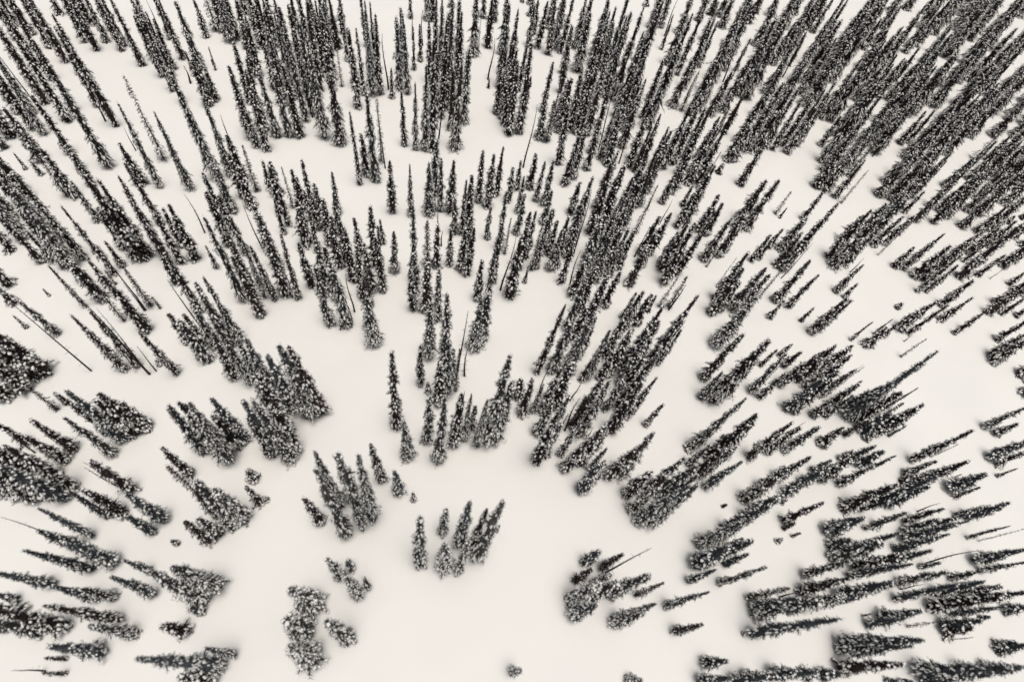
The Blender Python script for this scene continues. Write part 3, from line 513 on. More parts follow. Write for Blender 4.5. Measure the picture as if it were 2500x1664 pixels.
(-90.9,79.8,6.9,1.16,'f'),(91.0,17.0,15.2,1.17,'g'),(3.2,25.3,16.6,1.12,'p'),(11.7,108.6,17.4,1.55,'f'),(245.5,273.8,11.5,3.01,'f'),(29.3,40.5,14.0,1.04,'p'),
(149.3,77.6,6.4,1.54,'f'),(15.6,46.2,24.1,1.61,'p'),(-28.1,99.0,14.7,0.95,'f'),(120.9,17.7,10.9,0.59,'g'),(89.1,81.0,17.7,1.00,'t'),(58.8,37.2,11.2,1.23,'p'),
(-15.3,18.1,18.4,1.09,'p'),(-17.3,97.5,13.8,1.12,'f'),(-49.4,103.5,13.2,1.10,'f'),(101.7,35.5,8.3,1.59,'g'),(-107.3,139.5,18.2,1.58,'f'),(-82.9,170.4,18.6,1.49,'f'),
(101.2,43.0,8.7,1.34,'t'),(42.0,59.7,11.9,1.18,'f'),(211.2,154.5,14.9,1.80,'t'),(126.6,204.2,13.4,1.20,'p'),(-125.8,188.1,13.9,1.52,'f'),(-25.0,101.2,16.4,1.44,'f'),
(61.0,34.9,16.5,1.34,'p'),(173.5,101.7,10.6,0.95,'f'),(-111.4,131.0,7.7,1.27,'p'),(120.0,116.5,12.6,1.12,'f'),(35.6,7.5,22.2,1.00,'p'),(21.7,99.9,13.8,0.84,'t'),
(64.0,100.1,16.7,1.57,'f'),(97.7,1.8,10.8,0.50,'t'),(162.9,123.6,9.4,1.20,'f'),(254.3,242.2,25.2,3.37,'f'),(120.9,22.4,7.3,1.07,'g'),(39.3,206.2,15.2,1.57,'f'),
(72.5,143.8,16.7,1.94,'f'),(21.1,124.1,17.2,1.65,'b'),(187.7,100.5,11.6,1.72,'f'),(-71.8,91.0,8.6,0.97,'f'),(-37.2,104.6,12.2,0.80,'f'),(13.7,71.2,18.0,1.73,'p'),
(-97.0,95.2,7.0,1.10,'f'),(51.5,13.0,12.6,0.87,'g'),(52.4,113.4,20.8,1.99,'f'),(-11.2,89.8,19.6,0.99,'f'),(-40.8,164.6,22.3,2.03,'p'),(58.6,142.0,16.9,1.52,'f'),
(27.1,116.7,13.8,1.20,'p'),(46.4,48.9,19.7,1.11,'f'),(-27.8,171.6,12.2,0.97,'t'),(112.8,29.9,17.0,1.48,'f'),(139.7,141.7,19.3,2.04,'f'),(82.2,109.9,14.0,1.93,'f'),
(-86.3,117.9,11.2,1.21,'f'),(58.5,-3.8,11.7,1.12,'f'),(-69.0,18.4,5.6,0.94,'g'),(24.2,51.1,13.6,0.93,'p'),(172.0,79.9,9.7,1.05,'f'),(-90.4,123.6,11.1,1.08,'f'),
(-63.8,13.2,11.3,1.51,'p'),(41.2,75.7,20.0,1.71,'f'),(-7.1,179.3,21.3,1.06,'p'),(122.3,2.9,6.2,1.49,'g'),(-36.2,114.2,14.0,0.83,'t'),(-14.3,33.0,25.2,1.70,'p'),
(-63.3,48.4,17.5,0.90,'f'),(32.6,175.7,16.3,1.44,'f'),(44.7,66.5,16.0,1.52,'f'),(-52.8,69.9,11.2,1.16,'f'),(87.9,21.3,8.4,1.74,'g'),(151.3,72.9,9.4,0.84,'f'),
(-50.6,124.0,15.1,1.60,'f'),(72.6,173.5,36.0,2.28,'f'),(76.7,182.5,29.1,1.77,'f'),(-38.8,112.2,15.4,1.48,'f'),(184.8,92.6,10.0,1.12,'f'),(-69.5,93.3,16.2,1.38,'f'),
(143.1,224.7,15.2,2.54,'f'),(95.3,98.0,11.3,1.03,'f'),(39.0,85.8,13.4,1.47,'f'),(110.4,154.9,20.3,1.85,'f'),(97.6,216.6,13.9,0.97,'f'),(30.6,11.2,19.4,1.53,'p'),
(145.4,210.2,17.0,2.45,'f'),(156.6,189.9,31.7,2.78,'f'),(-90.8,113.5,15.0,1.17,'t'),(-48.1,167.2,25.4,1.84,'f'),(50.6,46.9,11.1,0.85,'f'),(128.1,154.8,18.1,1.88,'f'),
(-57.9,6.6,6.3,0.59,'t'),(-4.1,183.2,14.8,0.81,'f'),(-35.8,155.0,22.7,1.26,'f'),(37.8,66.8,16.3,1.50,'f'),(-11.2,167.6,10.5,0.97,'f'),(90.8,13.4,13.0,1.54,'f'),
(-23.3,171.5,19.6,1.61,'f'),(-44.1,43.9,19.9,0.96,'t'),(51.4,29.5,15.8,1.16,'g'),(-80.4,61.3,16.7,1.87,'f'),(105.5,0.1,6.8,1.19,'f'),(85.9,32.2,9.2,1.40,'g'),
(137.5,124.5,13.7,0.77,'t'),(-51.1,91.5,8.3,0.90,'p'),(87.1,144.9,18.7,1.57,'f'),(-2.0,188.2,12.7,1.03,'f'),(-72.9,96.2,13.4,1.15,'f'),(177.7,125.3,12.6,1.83,'f'),
(30.2,95.5,18.9,1.17,'f'),(50.5,92.9,18.1,1.52,'p'),(174.4,95.5,10.3,1.11,'f'),(9.4,93.8,15.6,1.46,'f'),(-58.6,8.7,5.7,0.60,'t'),(62.8,81.6,12.4,0.82,'t'),
(80.7,193.6,33.0,2.43,'f'),(168.1,199.8,32.1,2.63,'f'),(-46.8,166.5,28.6,1.59,'f'),(150.5,77.9,10.1,1.19,'f'),(-78.2,163.8,21.7,1.38,'f'),(112.3,46.9,8.4,1.16,'t'),
(37.2,59.1,9.9,0.88,'f'),(-31.9,32.7,9.9,0.92,'f'),(127.0,71.8,10.7,0.81,'f'),(100.3,37.0,8.7,1.16,'g'),(-73.7,85.6,8.1,0.99,'f'),(-52.1,144.6,20.9,1.63,'f'),
(111.1,31.0,4.6,1.10,'f'),(107.3,186.6,28.9,2.68,'f'),(149.4,181.5,27.8,2.72,'f'),(222.5,188.3,26.6,2.91,'f'),(131.9,198.5,22.3,2.56,'f'),(161.0,195.7,21.4,2.10,'f'),
(187.7,150.7,21.7,2.01,'f'),(126.5,97.9,14.5,1.76,'f'),(-24.0,112.5,14.4,1.17,'p'),(107.1,20.2,9.4,1.23,'g'),(32.4,13.9,12.1,1.05,'p'),(-29.1,47.6,24.6,2.07,'f'),
(-31.2,42.4,19.2,1.22,'f'),(80.8,106.2,11.7,1.04,'t'),(129.1,65.1,9.2,0.72,'t'),(60.0,41.1,4.9,1.27,'f'),(50.0,207.0,19.4,2.03,'f'),(-31.1,114.2,16.0,1.17,'f'),
(97.8,115.7,15.6,2.00,'f'),(123.1,26.8,7.1,0.68,'f'),(123.3,16.8,13.0,0.39,'t'),(57.5,109.7,16.9,1.44,'f'),(83.9,108.5,12.2,1.40,'f'),(7.8,170.8,31.4,1.94,'p'),
(10.4,179.8,27.3,1.58,'p'),(39.9,80.3,17.9,1.59,'f'),(158.4,65.3,10.7,1.80,'f'),(68.7,158.4,18.7,1.75,'f'),(106.8,12.5,5.6,0.67,'g'),(25.4,176.8,28.5,1.81,'p'),
(-122.6,202.6,8.8,1.43,'f'),(55.5,172.3,26.8,2.47,'f'),(80.6,-4.0,9.3,1.16,'g'),(-95.6,152.4,15.4,1.15,'f'),(41.5,104.0,19.5,1.57,'f'),(145.3,106.9,12.6,1.67,'f'),
(-71.9,36.0,14.3,1.68,'p'),(-46.9,171.7,25.5,2.06,'f'),(5.7,164.7,27.7,2.10,'f'),(67.4,165.9,28.6,2.24,'f'),(180.0,215.2,28.9,2.76,'f'),(148.2,153.5,26.9,2.32,'f'),
(194.5,180.3,27.0,2.58,'f'),(262.4,234.1,28.7,3.04,'f'),(206.6,172.9,26.3,2.55,'f'),(7.3,176.5,24.6,1.72,'f'),(53.7,160.9,26.3,1.72,'f'),(70.2,173.2,26.6,2.04,'f'),
(189.3,223.6,26.9,2.22,'f'),(210.7,178.6,24.4,2.30,'f'),(-63.6,94.3,21.2,1.14,'f'),(61.4,100.3,14.8,1.40,'f'),(79.3,39.7,13.9,1.14,'f'),(35.4,36.8,13.3,0.88,'g'),
(104.5,-6.7,12.6,1.70,'f'),(266.9,296.4,12.0,2.51,'f'),(-49.3,68.7,12.8,1.09,'f'),(56.3,129.1,12.6,1.65,'f'),(12.4,115.9,14.1,1.33,'f'),(162.0,53.4,5.5,1.75,'p'),
(70.1,92.4,16.5,1.54,'f'),(50.4,190.1,18.0,1.35,'f'),(243.7,181.0,17.2,1.95,'f'),(93.1,77.2,7.8,1.00,'f'),(114.2,196.5,25.3,2.78,'f'),(121.1,205.4,25.5,2.85,'f'),
(131.2,196.8,24.9,2.80,'f'),(142.8,214.8,25.3,2.95,'f'),(224.2,201.2,23.5,3.01,'f'),(194.7,159.6,22.2,2.67,'f'),(208.7,168.6,22.4,2.77,'f'),(-91.5,100.8,17.0,1.67,'f'),
(-33.4,54.6,25.4,1.53,'p'),(129.0,217.5,19.6,2.68,'f'),(266.4,256.6,19.1,3.11,'f'),(214.5,171.6,18.3,2.54,'f'),(111.3,118.6,8.9,0.93,'t'),(34.3,100.5,13.5,1.21,'f'),
(19.0,195.4,15.4,0.64,'t'),(53.7,95.3,15.0,1.54,'f'),(-83.7,62.3,13.8,1.75,'f'),(66.6,180.5,29.1,2.12,'f'),(150.3,198.1,28.8,2.36,'f'),(68.5,192.4,29.8,1.64,'p'),
(161.4,212.3,29.3,2.06,'f'),(104.5,34.5,8.0,0.72,'g'),(-46.7,73.4,17.2,1.24,'p'),(-33.6,37.4,5.5,1.21,'p'),(-36.2,163.7,24.5,1.26,'p'),(140.4,101.9,15.0,0.45,'t'),
(46.9,57.7,15.9,1.61,'p'),(129.3,169.6,24.3,2.40,'f'),(169.8,209.4,24.9,2.72,'f'),(163.2,182.6,23.9,2.53,'f'),(176.5,192.8,24.2,2.63,'f'),(154.7,164.0,23.5,2.41,'p'),
(177.4,168.2,23.0,2.47,'f'),(198.8,182.7,23.4,2.61,'f'),(242.4,209.3,23.8,2.86,'f'),(178.9,151.7,22.4,2.37,'f'),(-83.8,90.6,17.4,1.47,'f'),(-87.2,96.5,17.3,1.50,'p'),
(-45.2,174.5,20.2,1.56,'p'),(166.6,216.6,25.1,2.58,'f'),(174.2,214.6,20.0,2.34,'f'),(170.2,189.5,24.5,2.33,'f'),(184.6,202.9,19.4,2.12,'f'),(171.1,160.9,17.3,2.33,'f'),
(186.3,178.0,22.6,2.15,'f'),(-90.8,101.4,14.4,1.35,'p'),(151.4,92.4,18.4,2.12,'f'),(45.7,99.3,15.1,1.72,'f'),(81.6,175.5,16.8,1.51,'f'),(-13.7,81.6,15.8,1.21,'t'),
(116.0,70.5,9.0,0.64,'f'),(-39.9,173.0,24.3,1.89,'f'),(99.7,21.8,10.1,0.95,'f'),(42.1,214.8,13.0,1.84,'f'),(-87.1,180.5,19.8,2.04,'f'),(-38.8,14.2,5.2,0.95,'g'),
(-34.0,177.4,20.5,1.41,'f'),(27.1,184.9,22.7,1.78,'p'),(91.4,143.8,16.9,1.51,'f'),(87.6,-7.0,3.4,0.71,'g'),(172.6,83.8,12.8,1.77,'f'),(-29.9,203.3,13.9,1.90,'f'),
(27.8,45.6,18.7,1.20,'p'),(160.6,253.9,13.4,2.75,'f'),(184.4,161.4,13.8,1.34,'f'),(94.1,13.2,17.4,1.41,'g'),(114.9,30.6,13.2,1.27,'f'),(111.1,17.7,6.2,0.78,'g'),
(106.1,159.1,14.2,2.08,'b'),(29.6,181.2,24.7,2.06,'f'),(61.4,186.7,25.2,2.15,'f'),(93.5,223.4,26.3,2.43,'f'),(159.9,195.2,20.3,2.85,'f'),(154.2,156.7,23.3,2.14,'f'),
(176.9,172.2,19.3,2.73,'f'),(269.1,261.5,21.7,3.55,'p'),(141.1,138.5,22.8,2.01,'p'),(-96.0,106.6,14.1,1.70,'f'),(168.5,134.3,18.3,2.46,'f'),(110.5,-6.6,9.7,1.73,'g'),
(63.4,196.1,23.7,2.07,'f'),(96.2,232.5,26.8,2.09,'f'),(192.9,184.6,14.8,2.36,'f'),(281.1,277.6,16.4,3.26,'p'),(150.6,145.4,23.1,1.61,'p'),(-100.9,114.8,11.3,1.36,'f'),
(34.2,112.3,12.2,1.45,'p'),(154.4,74.4,9.9,1.01,'f'),(77.2,22.2,4.6,0.80,'t'),(106.8,73.2,14.1,1.11,'f'),(197.7,132.5,16.5,1.46,'f'),(32.4,160.0,14.8,1.57,'f'),
(-116.4,182.1,16.4,1.23,'f'),(-113.2,146.3,13.0,1.62,'f'),(105.8,46.7,15.1,1.95,'f'),(200.1,141.8,12.7,1.94,'f'),(116.4,20.0,7.0,0.79,'g'),(105.2,144.7,12.1,1.81,'f'),
(25.8,40.5,16.9,1.17,'p'),(177.2,79.3,6.3,1.06,'f'),(121.0,85.4,6.3,0.85,'p'),(94.1,41.5,9.3,1.03,'f'),(79.7,129.8,12.3,1.58,'f'),(-73.7,172.3,7.9,1.12,'f'),
(-88.1,65.3,10.8,1.70,'f'),(-60.3,98.3,12.8,1.06,'f'),(-56.0,191.4,18.5,2.19,'f'),(156.0,234.0,21.8,2.86,'p'),(124.3,172.6,20.5,2.42,'f'),(192.5,234.6,21.3,2.92,'f'),
(182.2,224.4,21.2,2.84,'f'),(162.5,171.5,19.7,2.47,'f'),(191.7,182.0,19.6,2.60,'f'),(283.1,254.9,21.4,3.24,'f'),(234.0,207.1,19.9,2.83,'f'),(265.8,223.6,20.3,3.01,'f'),
(259.5,205.9,19.7,2.89,'f'),(197.8,156.0,18.5,2.44,'f'),(227.5,181.3,19.0,2.66,'f'),(-98.4,102.1,13.8,1.53,'p'),(63.4,119.2,20.4,1.94,'b'),(-57.5,203.0,15.9,1.69,'f'),
(155.0,188.1,20.9,2.11,'f'),(175.0,187.4,16.0,2.31,'f'),(294.0,272.4,20.4,2.48,'f'),(303.3,271.2,18.1,2.65,'f'),(231.5,183.9,18.7,2.39,'f'),(-99.8,105.3,13.8,1.15,'p'),
(168.3,141.7,17.7,2.07,'f'),(137.4,181.7,22.7,2.27,'f'),(-117.0,169.3,18.9,1.41,'f'),(25.4,159.9,12.6,1.56,'f'),(85.5,62.4,8.1,0.79,'f'),(-53.5,115.8,12.6,1.45,'p'),
(5.2,184.8,24.3,1.83,'p'),(26.3,161.4,24.6,1.74,'f'),(62.2,151.5,24.8,1.75,'p'),(51.4,63.6,19.7,1.80,'f'),(-33.4,179.4,23.8,1.42,'f'),(-18.9,179.5,23.9,1.31,'p'),
(6.7,162.3,23.0,1.38,'f'),(26.9,171.3,22.4,1.33,'f'),(44.7,159.3,16.0,2.31,'f'),(122.3,36.6,8.3,0.43,'t'),(-62.7,136.1,12.7,1.00,'t'),(103.6,104.0,7.8,1.24,'f'),
(81.9,118.2,18.3,1.62,'f'),(22.4,223.3,13.1,1.39,'f'),(91.6,61.9,7.5,1.26,'f'),(35.1,34.3,10.8,1.31,'f'),(-15.6,83.8,19.6,1.36,'f'),(-35.9,28.1,5.9,0.89,'p'),
(109.8,22.6,6.2,1.11,'g'),(-85.6,192.4,16.9,1.18,'f'),(-16.7,176.1,25.6,1.34,'f'),(48.9,62.0,17.6,1.94,'f'),(67.3,40.0,16.4,1.81,'f'),(82.8,-0.2,12.4,1.54,'g'),
(-128.0,183.8,18.9,1.49,'f'),(90.5,-7.2,3.4,0.71,'g'),(-67.9,175.5,7.5,0.66,'f'),(-109.8,186.7,18.1,1.43,'f'),(48.6,93.5,17.1,1.86,'f'),(14.8,0.6,12.1,0.88,'p'),
(-45.1,181.4,18.8,1.94,'f'),(62.4,151.7,20.8,1.96,'f'),(189.8,207.3,20.7,2.50,'f'),(202.0,216.4,20.7,2.57,'f'),(163.1,160.1,19.4,2.18,'f'),(171.3,179.4,19.9,2.31,'f'),
(211.2,204.0,20.1,2.51,'p'),(181.3,154.8,18.9,2.19,'f'),(-100.5,104.9,13.8,1.40,'f'),(-13.1,94.2,21.0,1.57,'f'),(51.6,66.0,21.9,1.51,'f'),(-49.2,193.9,17.8,1.47,'f'),
(52.1,163.1,16.9,1.79,'f'),(67.6,159.0,16.1,1.64,'f'),(210.0,225.5,21.4,2.31,'f'),(183.0,192.5,16.7,1.91,'f'),(27.9,198.6,23.1,1.94,'f'),(96.9,205.0,19.4,2.58,'f'),
(281.3,236.2,18.6,3.13,'f'),(239.9,186.6,17.1,2.72,'f'),(221.9,155.8,16.3,2.50,'f'),(224.0,152.3,16.2,2.49,'f'),(207.3,144.0,16.1,2.40,'f'),(213.8,141.7,15.9,2.40,'f'),
(208.8,194.3,17.8,2.71,'f'),(61.9,121.0,18.5,1.96,'f'),(84.6,8.1,14.8,1.36,'g'),(62.3,22.7,18.7,1.39,'g'),(304.2,254.8,14.7,3.09,'f'),(215.0,148.5,14.0,1.82,'f'),
(222.5,146.5,15.0,2.09,'f'),(2.5,122.8,19.1,1.70,'p'),(53.4,115.3,18.7,1.81,'f'),(-8.0,182.4,21.4,1.43,'p'),(26.4,89.8,7.1,0.66,'f'),(129.2,107.4,10.9,1.83,'f'),
(-80.1,170.2,17.2,1.05,'f'),(196.8,228.1,12.7,2.38,'f'),(-38.7,31.1,15.7,1.77,'g'),(66.9,96.9,12.7,1.22,'f'),(36.0,-2.5,4.9,0.98,'p'),(-5.8,216.8,12.9,1.00,'f'),
(166.0,159.7,15.2,2.63,'f'),(286.5,277.2,17.6,3.71,'f'),(-75.0,36.7,11.3,1.35,'f'),(-74.7,41.4,11.6,1.39,'f'),(-42.9,46.3,16.5,1.47,'g'),(48.0,59.5,17.9,1.77,'f'),
(-41.2,162.5,20.5,1.14,'p'),(106.5,200.6,21.6,1.64,'f'),(299.3,287.9,18.0,3.43,'f'),(-64.5,159.1,10.1,1.35,'f'),(44.3,81.9,11.4,1.14,'p'),(-13.6,19.5,7.3,1.01,'g'),
(-40.9,119.3,11.2,1.86,'p'),(234.5,270.0,13.4,2.97,'f'),(-54.4,159.1,18.9,1.62,'f'),(-111.0,190.4,16.4,1.72,'f'),(-117.7,205.9,13.3,1.32,'f'),(105.1,198.0,21.9,1.39,'f'),
(191.2,189.9,16.0,2.41,'f'),(102.3,76.0,6.1,0.80,'f'),(79.2,79.9,12.1,1.33,'f'),(-112.3,135.8,12.7,1.56,'p'),(-118.3,152.4,9.9,1.40,'f'),(52.6,107.6,15.2,1.07,'p'),
(-72.5,199.4,18.1,1.81,'t'),(3.2,161.3,20.4,1.72,'f'),(65.1,203.8,21.5,2.03,'f'),(67.0,197.7,21.4,2.01,'f'),(130.0,222.9,22.0,2.25,'f'),(144.4,189.6,20.9,2.09,'f'),
(89.3,146.8,20.5,1.78,'b'),(-77.4,37.4,8.0,1.70,'f'),(-56.1,178.2,13.8,1.33,'f'),(138.0,236.5,21.2,2.11,'f'),(149.5,197.2,15.7,1.63,'f'),(156.9,196.8,18.5,1.63,'f'),
(89.5,154.6,15.4,1.42,'f'),(183.5,128.5,14.1,1.66,'f'),(-51.7,193.9,17.0,2.02,'p'),(151.1,215.9,19.3,2.49,'f'),(196.4,167.1,17.2,2.29,'f'),(68.9,126.4,18.4,1.82,'f'),
(161.2,226.8,19.9,2.34,'f'),(40.4,103.4,16.0,1.56,'f'),(73.7,136.4,16.4,1.61,'f'),(74.0,6.9,14.2,1.14,'p'),(80.9,88.0,11.9,0.43,'t'),(71.3,93.8,14.7,1.03,'f'),
(7.1,177.2,22.5,1.60,'p'),(163.7,243.2,17.6,2.95,'f'),(307.5,274.5,17.5,3.43,'p'),(247.7,184.8,15.0,2.73,'f'),(236.6,159.5,14.3,2.55,'f'),(222.1,141.4,14.0,2.42,'f'),
(239.5,170.3,14.6,2.62,'f'),(250.1,226.2,16.4,3.00,'f'),(-102.8,108.1,10.9,1.57,'f'),(48.5,99.3,17.0,1.90,'f'),(58.6,112.9,16.5,2.00,'f'),(187.5,128.9,14.1,2.27,'f'),
(207.3,136.1,14.0,2.35,'f'),(45.6,54.3,18.3,1.57,'f'),(93.7,52.4,14.6,1.67,'p'),(112.3,6.7,11.0,1.35,'p'),(172.9,255.6,16.9,2.92,'f'),(337.3,299.8,15.6,3.05,'p'),
(264.0,196.3,15.4,2.46,'f'),(249.4,175.9,13.9,2.24,'f'),(51.9,101.5,16.4,1.86,'f'),(145.4,114.2,13.9,1.77,'p'),(137.5,31.1,5.4,0.50,'f'),(-10.3,15.8,11.4,0.74,'f'),
(106.4,41.7,3.1,1.05,'p'),(49.1,220.4,12.9,2.11,'f'),(91.5,64.9,5.8,0.80,'f'),(46.6,63.6,15.8,1.65,'p'),(-38.9,167.1,19.2,1.21,'f'),(96.7,55.7,12.6,1.85,'f'),
(100.1,59.8,12.5,1.89,'f'),(102.1,58.7,11.5,1.63,'f'),(60.4,96.1,12.3,1.47,'f'),(-86.6,73.7,4.5,0.51,'f'),(178.5,94.3,9.5,0.37,'t'),(-30.6,102.2,12.4,0.96,'f'),
(264.4,266.0,15.4,2.99,'f'),(-70.0,198.6,16.4,1.81,'f'),(-38.6,193.4,17.5,1.83,'f'),(58.5,208.2,19.5,2.05,'f'),(65.5,120.5,18.6,1.60,'p'),(-74.4,213.1,16.7,1.68,'f'),
(-38.7,200.0,17.9,1.40,'f'),(140.5,166.2,16.1,1.41,'f'),(1.3,177.2,20.5,1.60,'f'),(71.4,168.4,21.2,1.66,'f'),(3.2,190.6,21.1,1.35,'f'),(146.4,171.0,16.8,1.61,'p'),
(67.1,194.7,17.1,2.22,'p'),(209.1,254.7,17.7,2.82,'f'),(188.7,212.5,16.7,2.54,'f'),(273.8,242.1,16.8,2.86,'f'),(186.8,192.1,16.2,2.42,'f'),(-98.9,112.1,11.3,1.45,'f'),
(-100.8,112.1,11.2,1.45,'p'),(-76.2,104.0,12.6,1.44,'f'),(169.2,131.5,14.7,2.05,'f'),(118.1,5.5,10.7,1.23,'g'),(49.8,27.1,19.0,1.42,'g'),(204.4,231.5,17.2,2.44,'f'),
(193.3,197.9,12.3,1.82,'f'),(-103.4,115.1,9.8,1.41,'p'),(-80.5,110.1,10.6,1.17,'f'),(173.6,135.6,15.3,1.55,'f'),(87.2,101.3,12.0,1.37,'f'),(-123.1,177.9,16.4,1.30,'f'),
(-131.0,191.5,15.7,1.05,'f'),(115.1,2.0,2.5,0.74,'g'),(91.0,33.4,10.5,1.84,'f'),(-67.8,16.2,8.2,1.33,'p'),(79.9,120.7,8.3,1.10,'f'),(11.7,102.6,13.4,1.18,'f'),
(2.4,216.8,14.3,2.46,'f'),(250.0,179.3,12.9,2.70,'f'),(273.0,214.6,13.8,2.98,'f'),(135.6,135.7,13.3,2.21,'f'),(178.1,105.9,11.8,2.12,'f'),(75.2,7.1,12.3,1.33,'g'),
(68.0,25.0,14.2,1.43,'p'),(106.9,147.9,10.9,1.89,'f'),(292.6,227.2,12.8,2.40,'f'),(187.9,109.6,11.1,1.85,'f'),(0.5,56.9,4.7,0.79,'p'),(-60.4,190.2,15.6,1.78,'f'),
(61.2,210.2,18.2,2.07,'f'),(-62.7,198.7,14.5,1.42,'f'),(98.2,99.2,10.0,1.04,'f'),(-19.9,6.1,15.3,1.24,'p'),(-80.6,174.8,15.8,1.52,'f'),(-130.6,194.0,13.5,1.29,'f'),
(-104.8,195.0,15.9,1.29,'f'),(-98.7,187.3,19.0,1.21,'p'),(-58.4,86.0,9.1,1.30,'f'),(-98.9,120.6,4.4,0.76,'p'),(9.9,47.3,11.6,1.05,'p'),(-64.6,194.9,16.7,1.60,'f'),
(-55.6,173.6,16.6,1.51,'f'),(-33.4,189.7,17.8,1.62,'p'),(-52.3,107.5,16.5,1.27,'p'),(-68.3,202.9,15.9,1.50,'f'),(-34.1,198.5,16.1,1.56,'p'),(50.2,211.0,19.6,1.66,'f'),
(-58.5,198.0,15.0,1.83,'f'),(46.0,131.7,16.8,1.64,'p'),(108.9,230.4,17.9,2.27,'f'),(242.8,254.8,17.5,2.59,'f'),(149.0,145.9,15.6,1.88,'f'),(224.0,220.3,16.6,2.38,'p'),
(-40.0,98.2,15.6,1.40,'f'),(55.9,112.9,16.8,1.63,'p'),(235.9,232.1,12.8,2.11,'p'),(-25.6,105.0,13.0,1.38,'f'),(32.7,47.1,14.9,0.92,'t'),(97.4,37.1,5.3,0.87,'f'),
(-30.5,175.7,19.8,1.36,'f'),(-33.5,184.6,18.8,1.10,'f'),(-60.3,203.8,13.1,2.07,'f'),(176.0,243.8,15.4,2.70,'b'),(213.0,144.5,12.5,2.20,'f'),(87.0,81.4,13.6,1.68,'f'),
(158.2,124.2,12.8,1.99,'f'),(137.1,110.4,12.7,1.85,'p'),(163.2,99.5,11.9,1.85,'f'),(208.7,144.7,12.6,2.20,'f'),(36.7,51.3,17.1,1.40,'p'),(50.0,56.8,15.9,1.46,'g'),
(-65.1,213.4,11.5,2.00,'f'),(290.1,294.5,14.2,2.73,'f'),(47.8,102.0,13.3,1.49,'f'),(165.0,129.7,13.0,1.58,'f'),(150.3,119.6,9.9,1.48,'p'),(213.5,149.6,11.9,2.04,'f'),
(-111.8,198.0,12.5,1.77,'f'),(-114.9,202.3,9.7,1.43,'f'),(-125.7,193.8,12.7,1.21,'f'),(-86.3,91.3,10.5,0.95,'p'),(-79.4,92.4,6.6,0.41,'f'),(147.4,245.9,13.2,2.95,'b'),
(318.7,281.0,13.0,3.49,'f'),(301.5,248.9,12.4,3.27,'f'),(264.9,198.6,11.4,2.87,'f'),(229.7,147.4,10.4,2.48,'f'),(104.2,61.5,10.6,1.76,'f'),(90.9,33.0,10.7,1.55,'f'),
(71.5,26.2,11.9,1.46,'g'),(-105.4,168.7,14.5,1.29,'f'),(51.6,75.2,15.1,1.22,'f'),(-98.8,97.8,6.7,0.95,'f'),(-103.5,122.9,4.9,0.55,'f'),(112.9,42.2,6.0,0.43,'f'),
(-69.0,14.4,6.5,1.32,'g'),(-41.9,197.7,15.7,1.65,'p'),(158.1,224.7,17.6,2.05,'f'),(27.5,98.9,17.8,1.35,'f'),(60.7,147.5,15.4,1.18,'f'),(169.2,241.6,14.4,1.70,'f'),
(-45.2,25.9,3.3,0.69,'g'),(106.3,-1.3,5.3,0.24,'t'),(59.4,112.4,18.9,1.27,'p'),(-36.3,203.5,13.8,1.89,'f'),(100.9,234.4,15.7,2.28,'f'),(118.4,225.6,15.5,2.25,'t'),
(208.4,246.0,15.3,2.49,'f'),(153.8,148.4,13.6,1.91,'f'),(-27.6,108.7,14.1,1.48,'p'),(-23.2,105.6,14.4,1.48,'p'),(32.7,102.0,15.4,1.55,'p'),(192.7,110.1,11.9,1.77,'f'),
(-72.1,41.5,10.7,1.05,'t'),(78.2,6.9,12.2,1.10,'g'),(185.3,129.7,10.6,1.57,'f'),(193.8,102.6,10.8,1.62,'f'),(217.5,155.2,12.6,1.86,'f'),(120.9,241.8,13.6,2.09,'f'),
(-93.5,196.7,13.2,1.61,'f'),(-77.2,41.4,7.9,1.28,'f'),(77.8,126.2,8.3,1.30,'p'),(170.2,94.0,7.2,0.37,'t'),(-46.3,92.8,11.7,0.91,'p'),(210.5,122.7,3.2,1.25,'f'),
(60.5,17.9,12.9,1.25,'p'),(63.8,35.7,11.3,0.68,'f'),(299.6,281.3,13.2,3.14,'f'),(37.2,71.4,13.8,1.54,'f'),(218.3,136.7,10.4,2.17,'f'),(172.1,274.6,11.8,2.13,'f'),
(133.3,247.2,10.4,2.20,'f'),(310.1,292.2,13.8,2.51,'f'),(-31.0,110.5,9.5,1.54,'f'),(36.2,-2.3,6.9,0.85,'p'),(153.1,210.0,10.9,1.49,'b'),(53.7,221.2,13.9,2.12,'f'),
(186.4,137.1,12.8,1.68,'p'),(-24.4,197.9,5.4,0.74,'f'),(44.8,112.8,17.3,1.26,'p'),(26.8,178.1,13.8,1.18,'f'),(200.8,203.6,14.4,2.01,'b'),(78.6,20.5,3.0,0.53,'t'),
(-72.8,55.1,4.7,0.75,'f'),(-46.8,206.2,11.7,1.90,'b'),(-21.4,196.7,18.4,1.25,'f'),(26.7,222.0,12.8,2.09,'p'),(173.0,105.3,10.3,1.72,'f'),(34.7,40.0,15.8,1.33,'f'),
(99.2,53.9,10.9,1.39,'p'),(52.4,234.6,13.0,1.74,'f'),(218.8,251.0,11.4,2.31,'f'),(102.6,52.0,10.2,1.18,'p'),(-34.7,116.8,11.0,1.19,'f'),(-60.6,78.6,4.3,0.56,'t'),
(201.2,113.6,9.4,1.81,'f'),(83.7,77.5,9.7,1.66,'f'),(220.8,143.8,8.7,2.22,'p'),(86.5,32.2,9.2,1.40,'p'),(232.6,153.1,8.2,2.10,'p'),(97.5,137.5,3.7,1.38,'f'),
(99.8,54.1,12.9,1.08,'f'),(124.2,72.5,7.4,0.49,'f'),(0.5,217.3,12.5,1.79,'f'),(111.2,205.6,17.9,1.43,'f'),(204.1,230.7,12.8,2.14,'f'),(5.9,59.1,15.7,1.25,'p'),
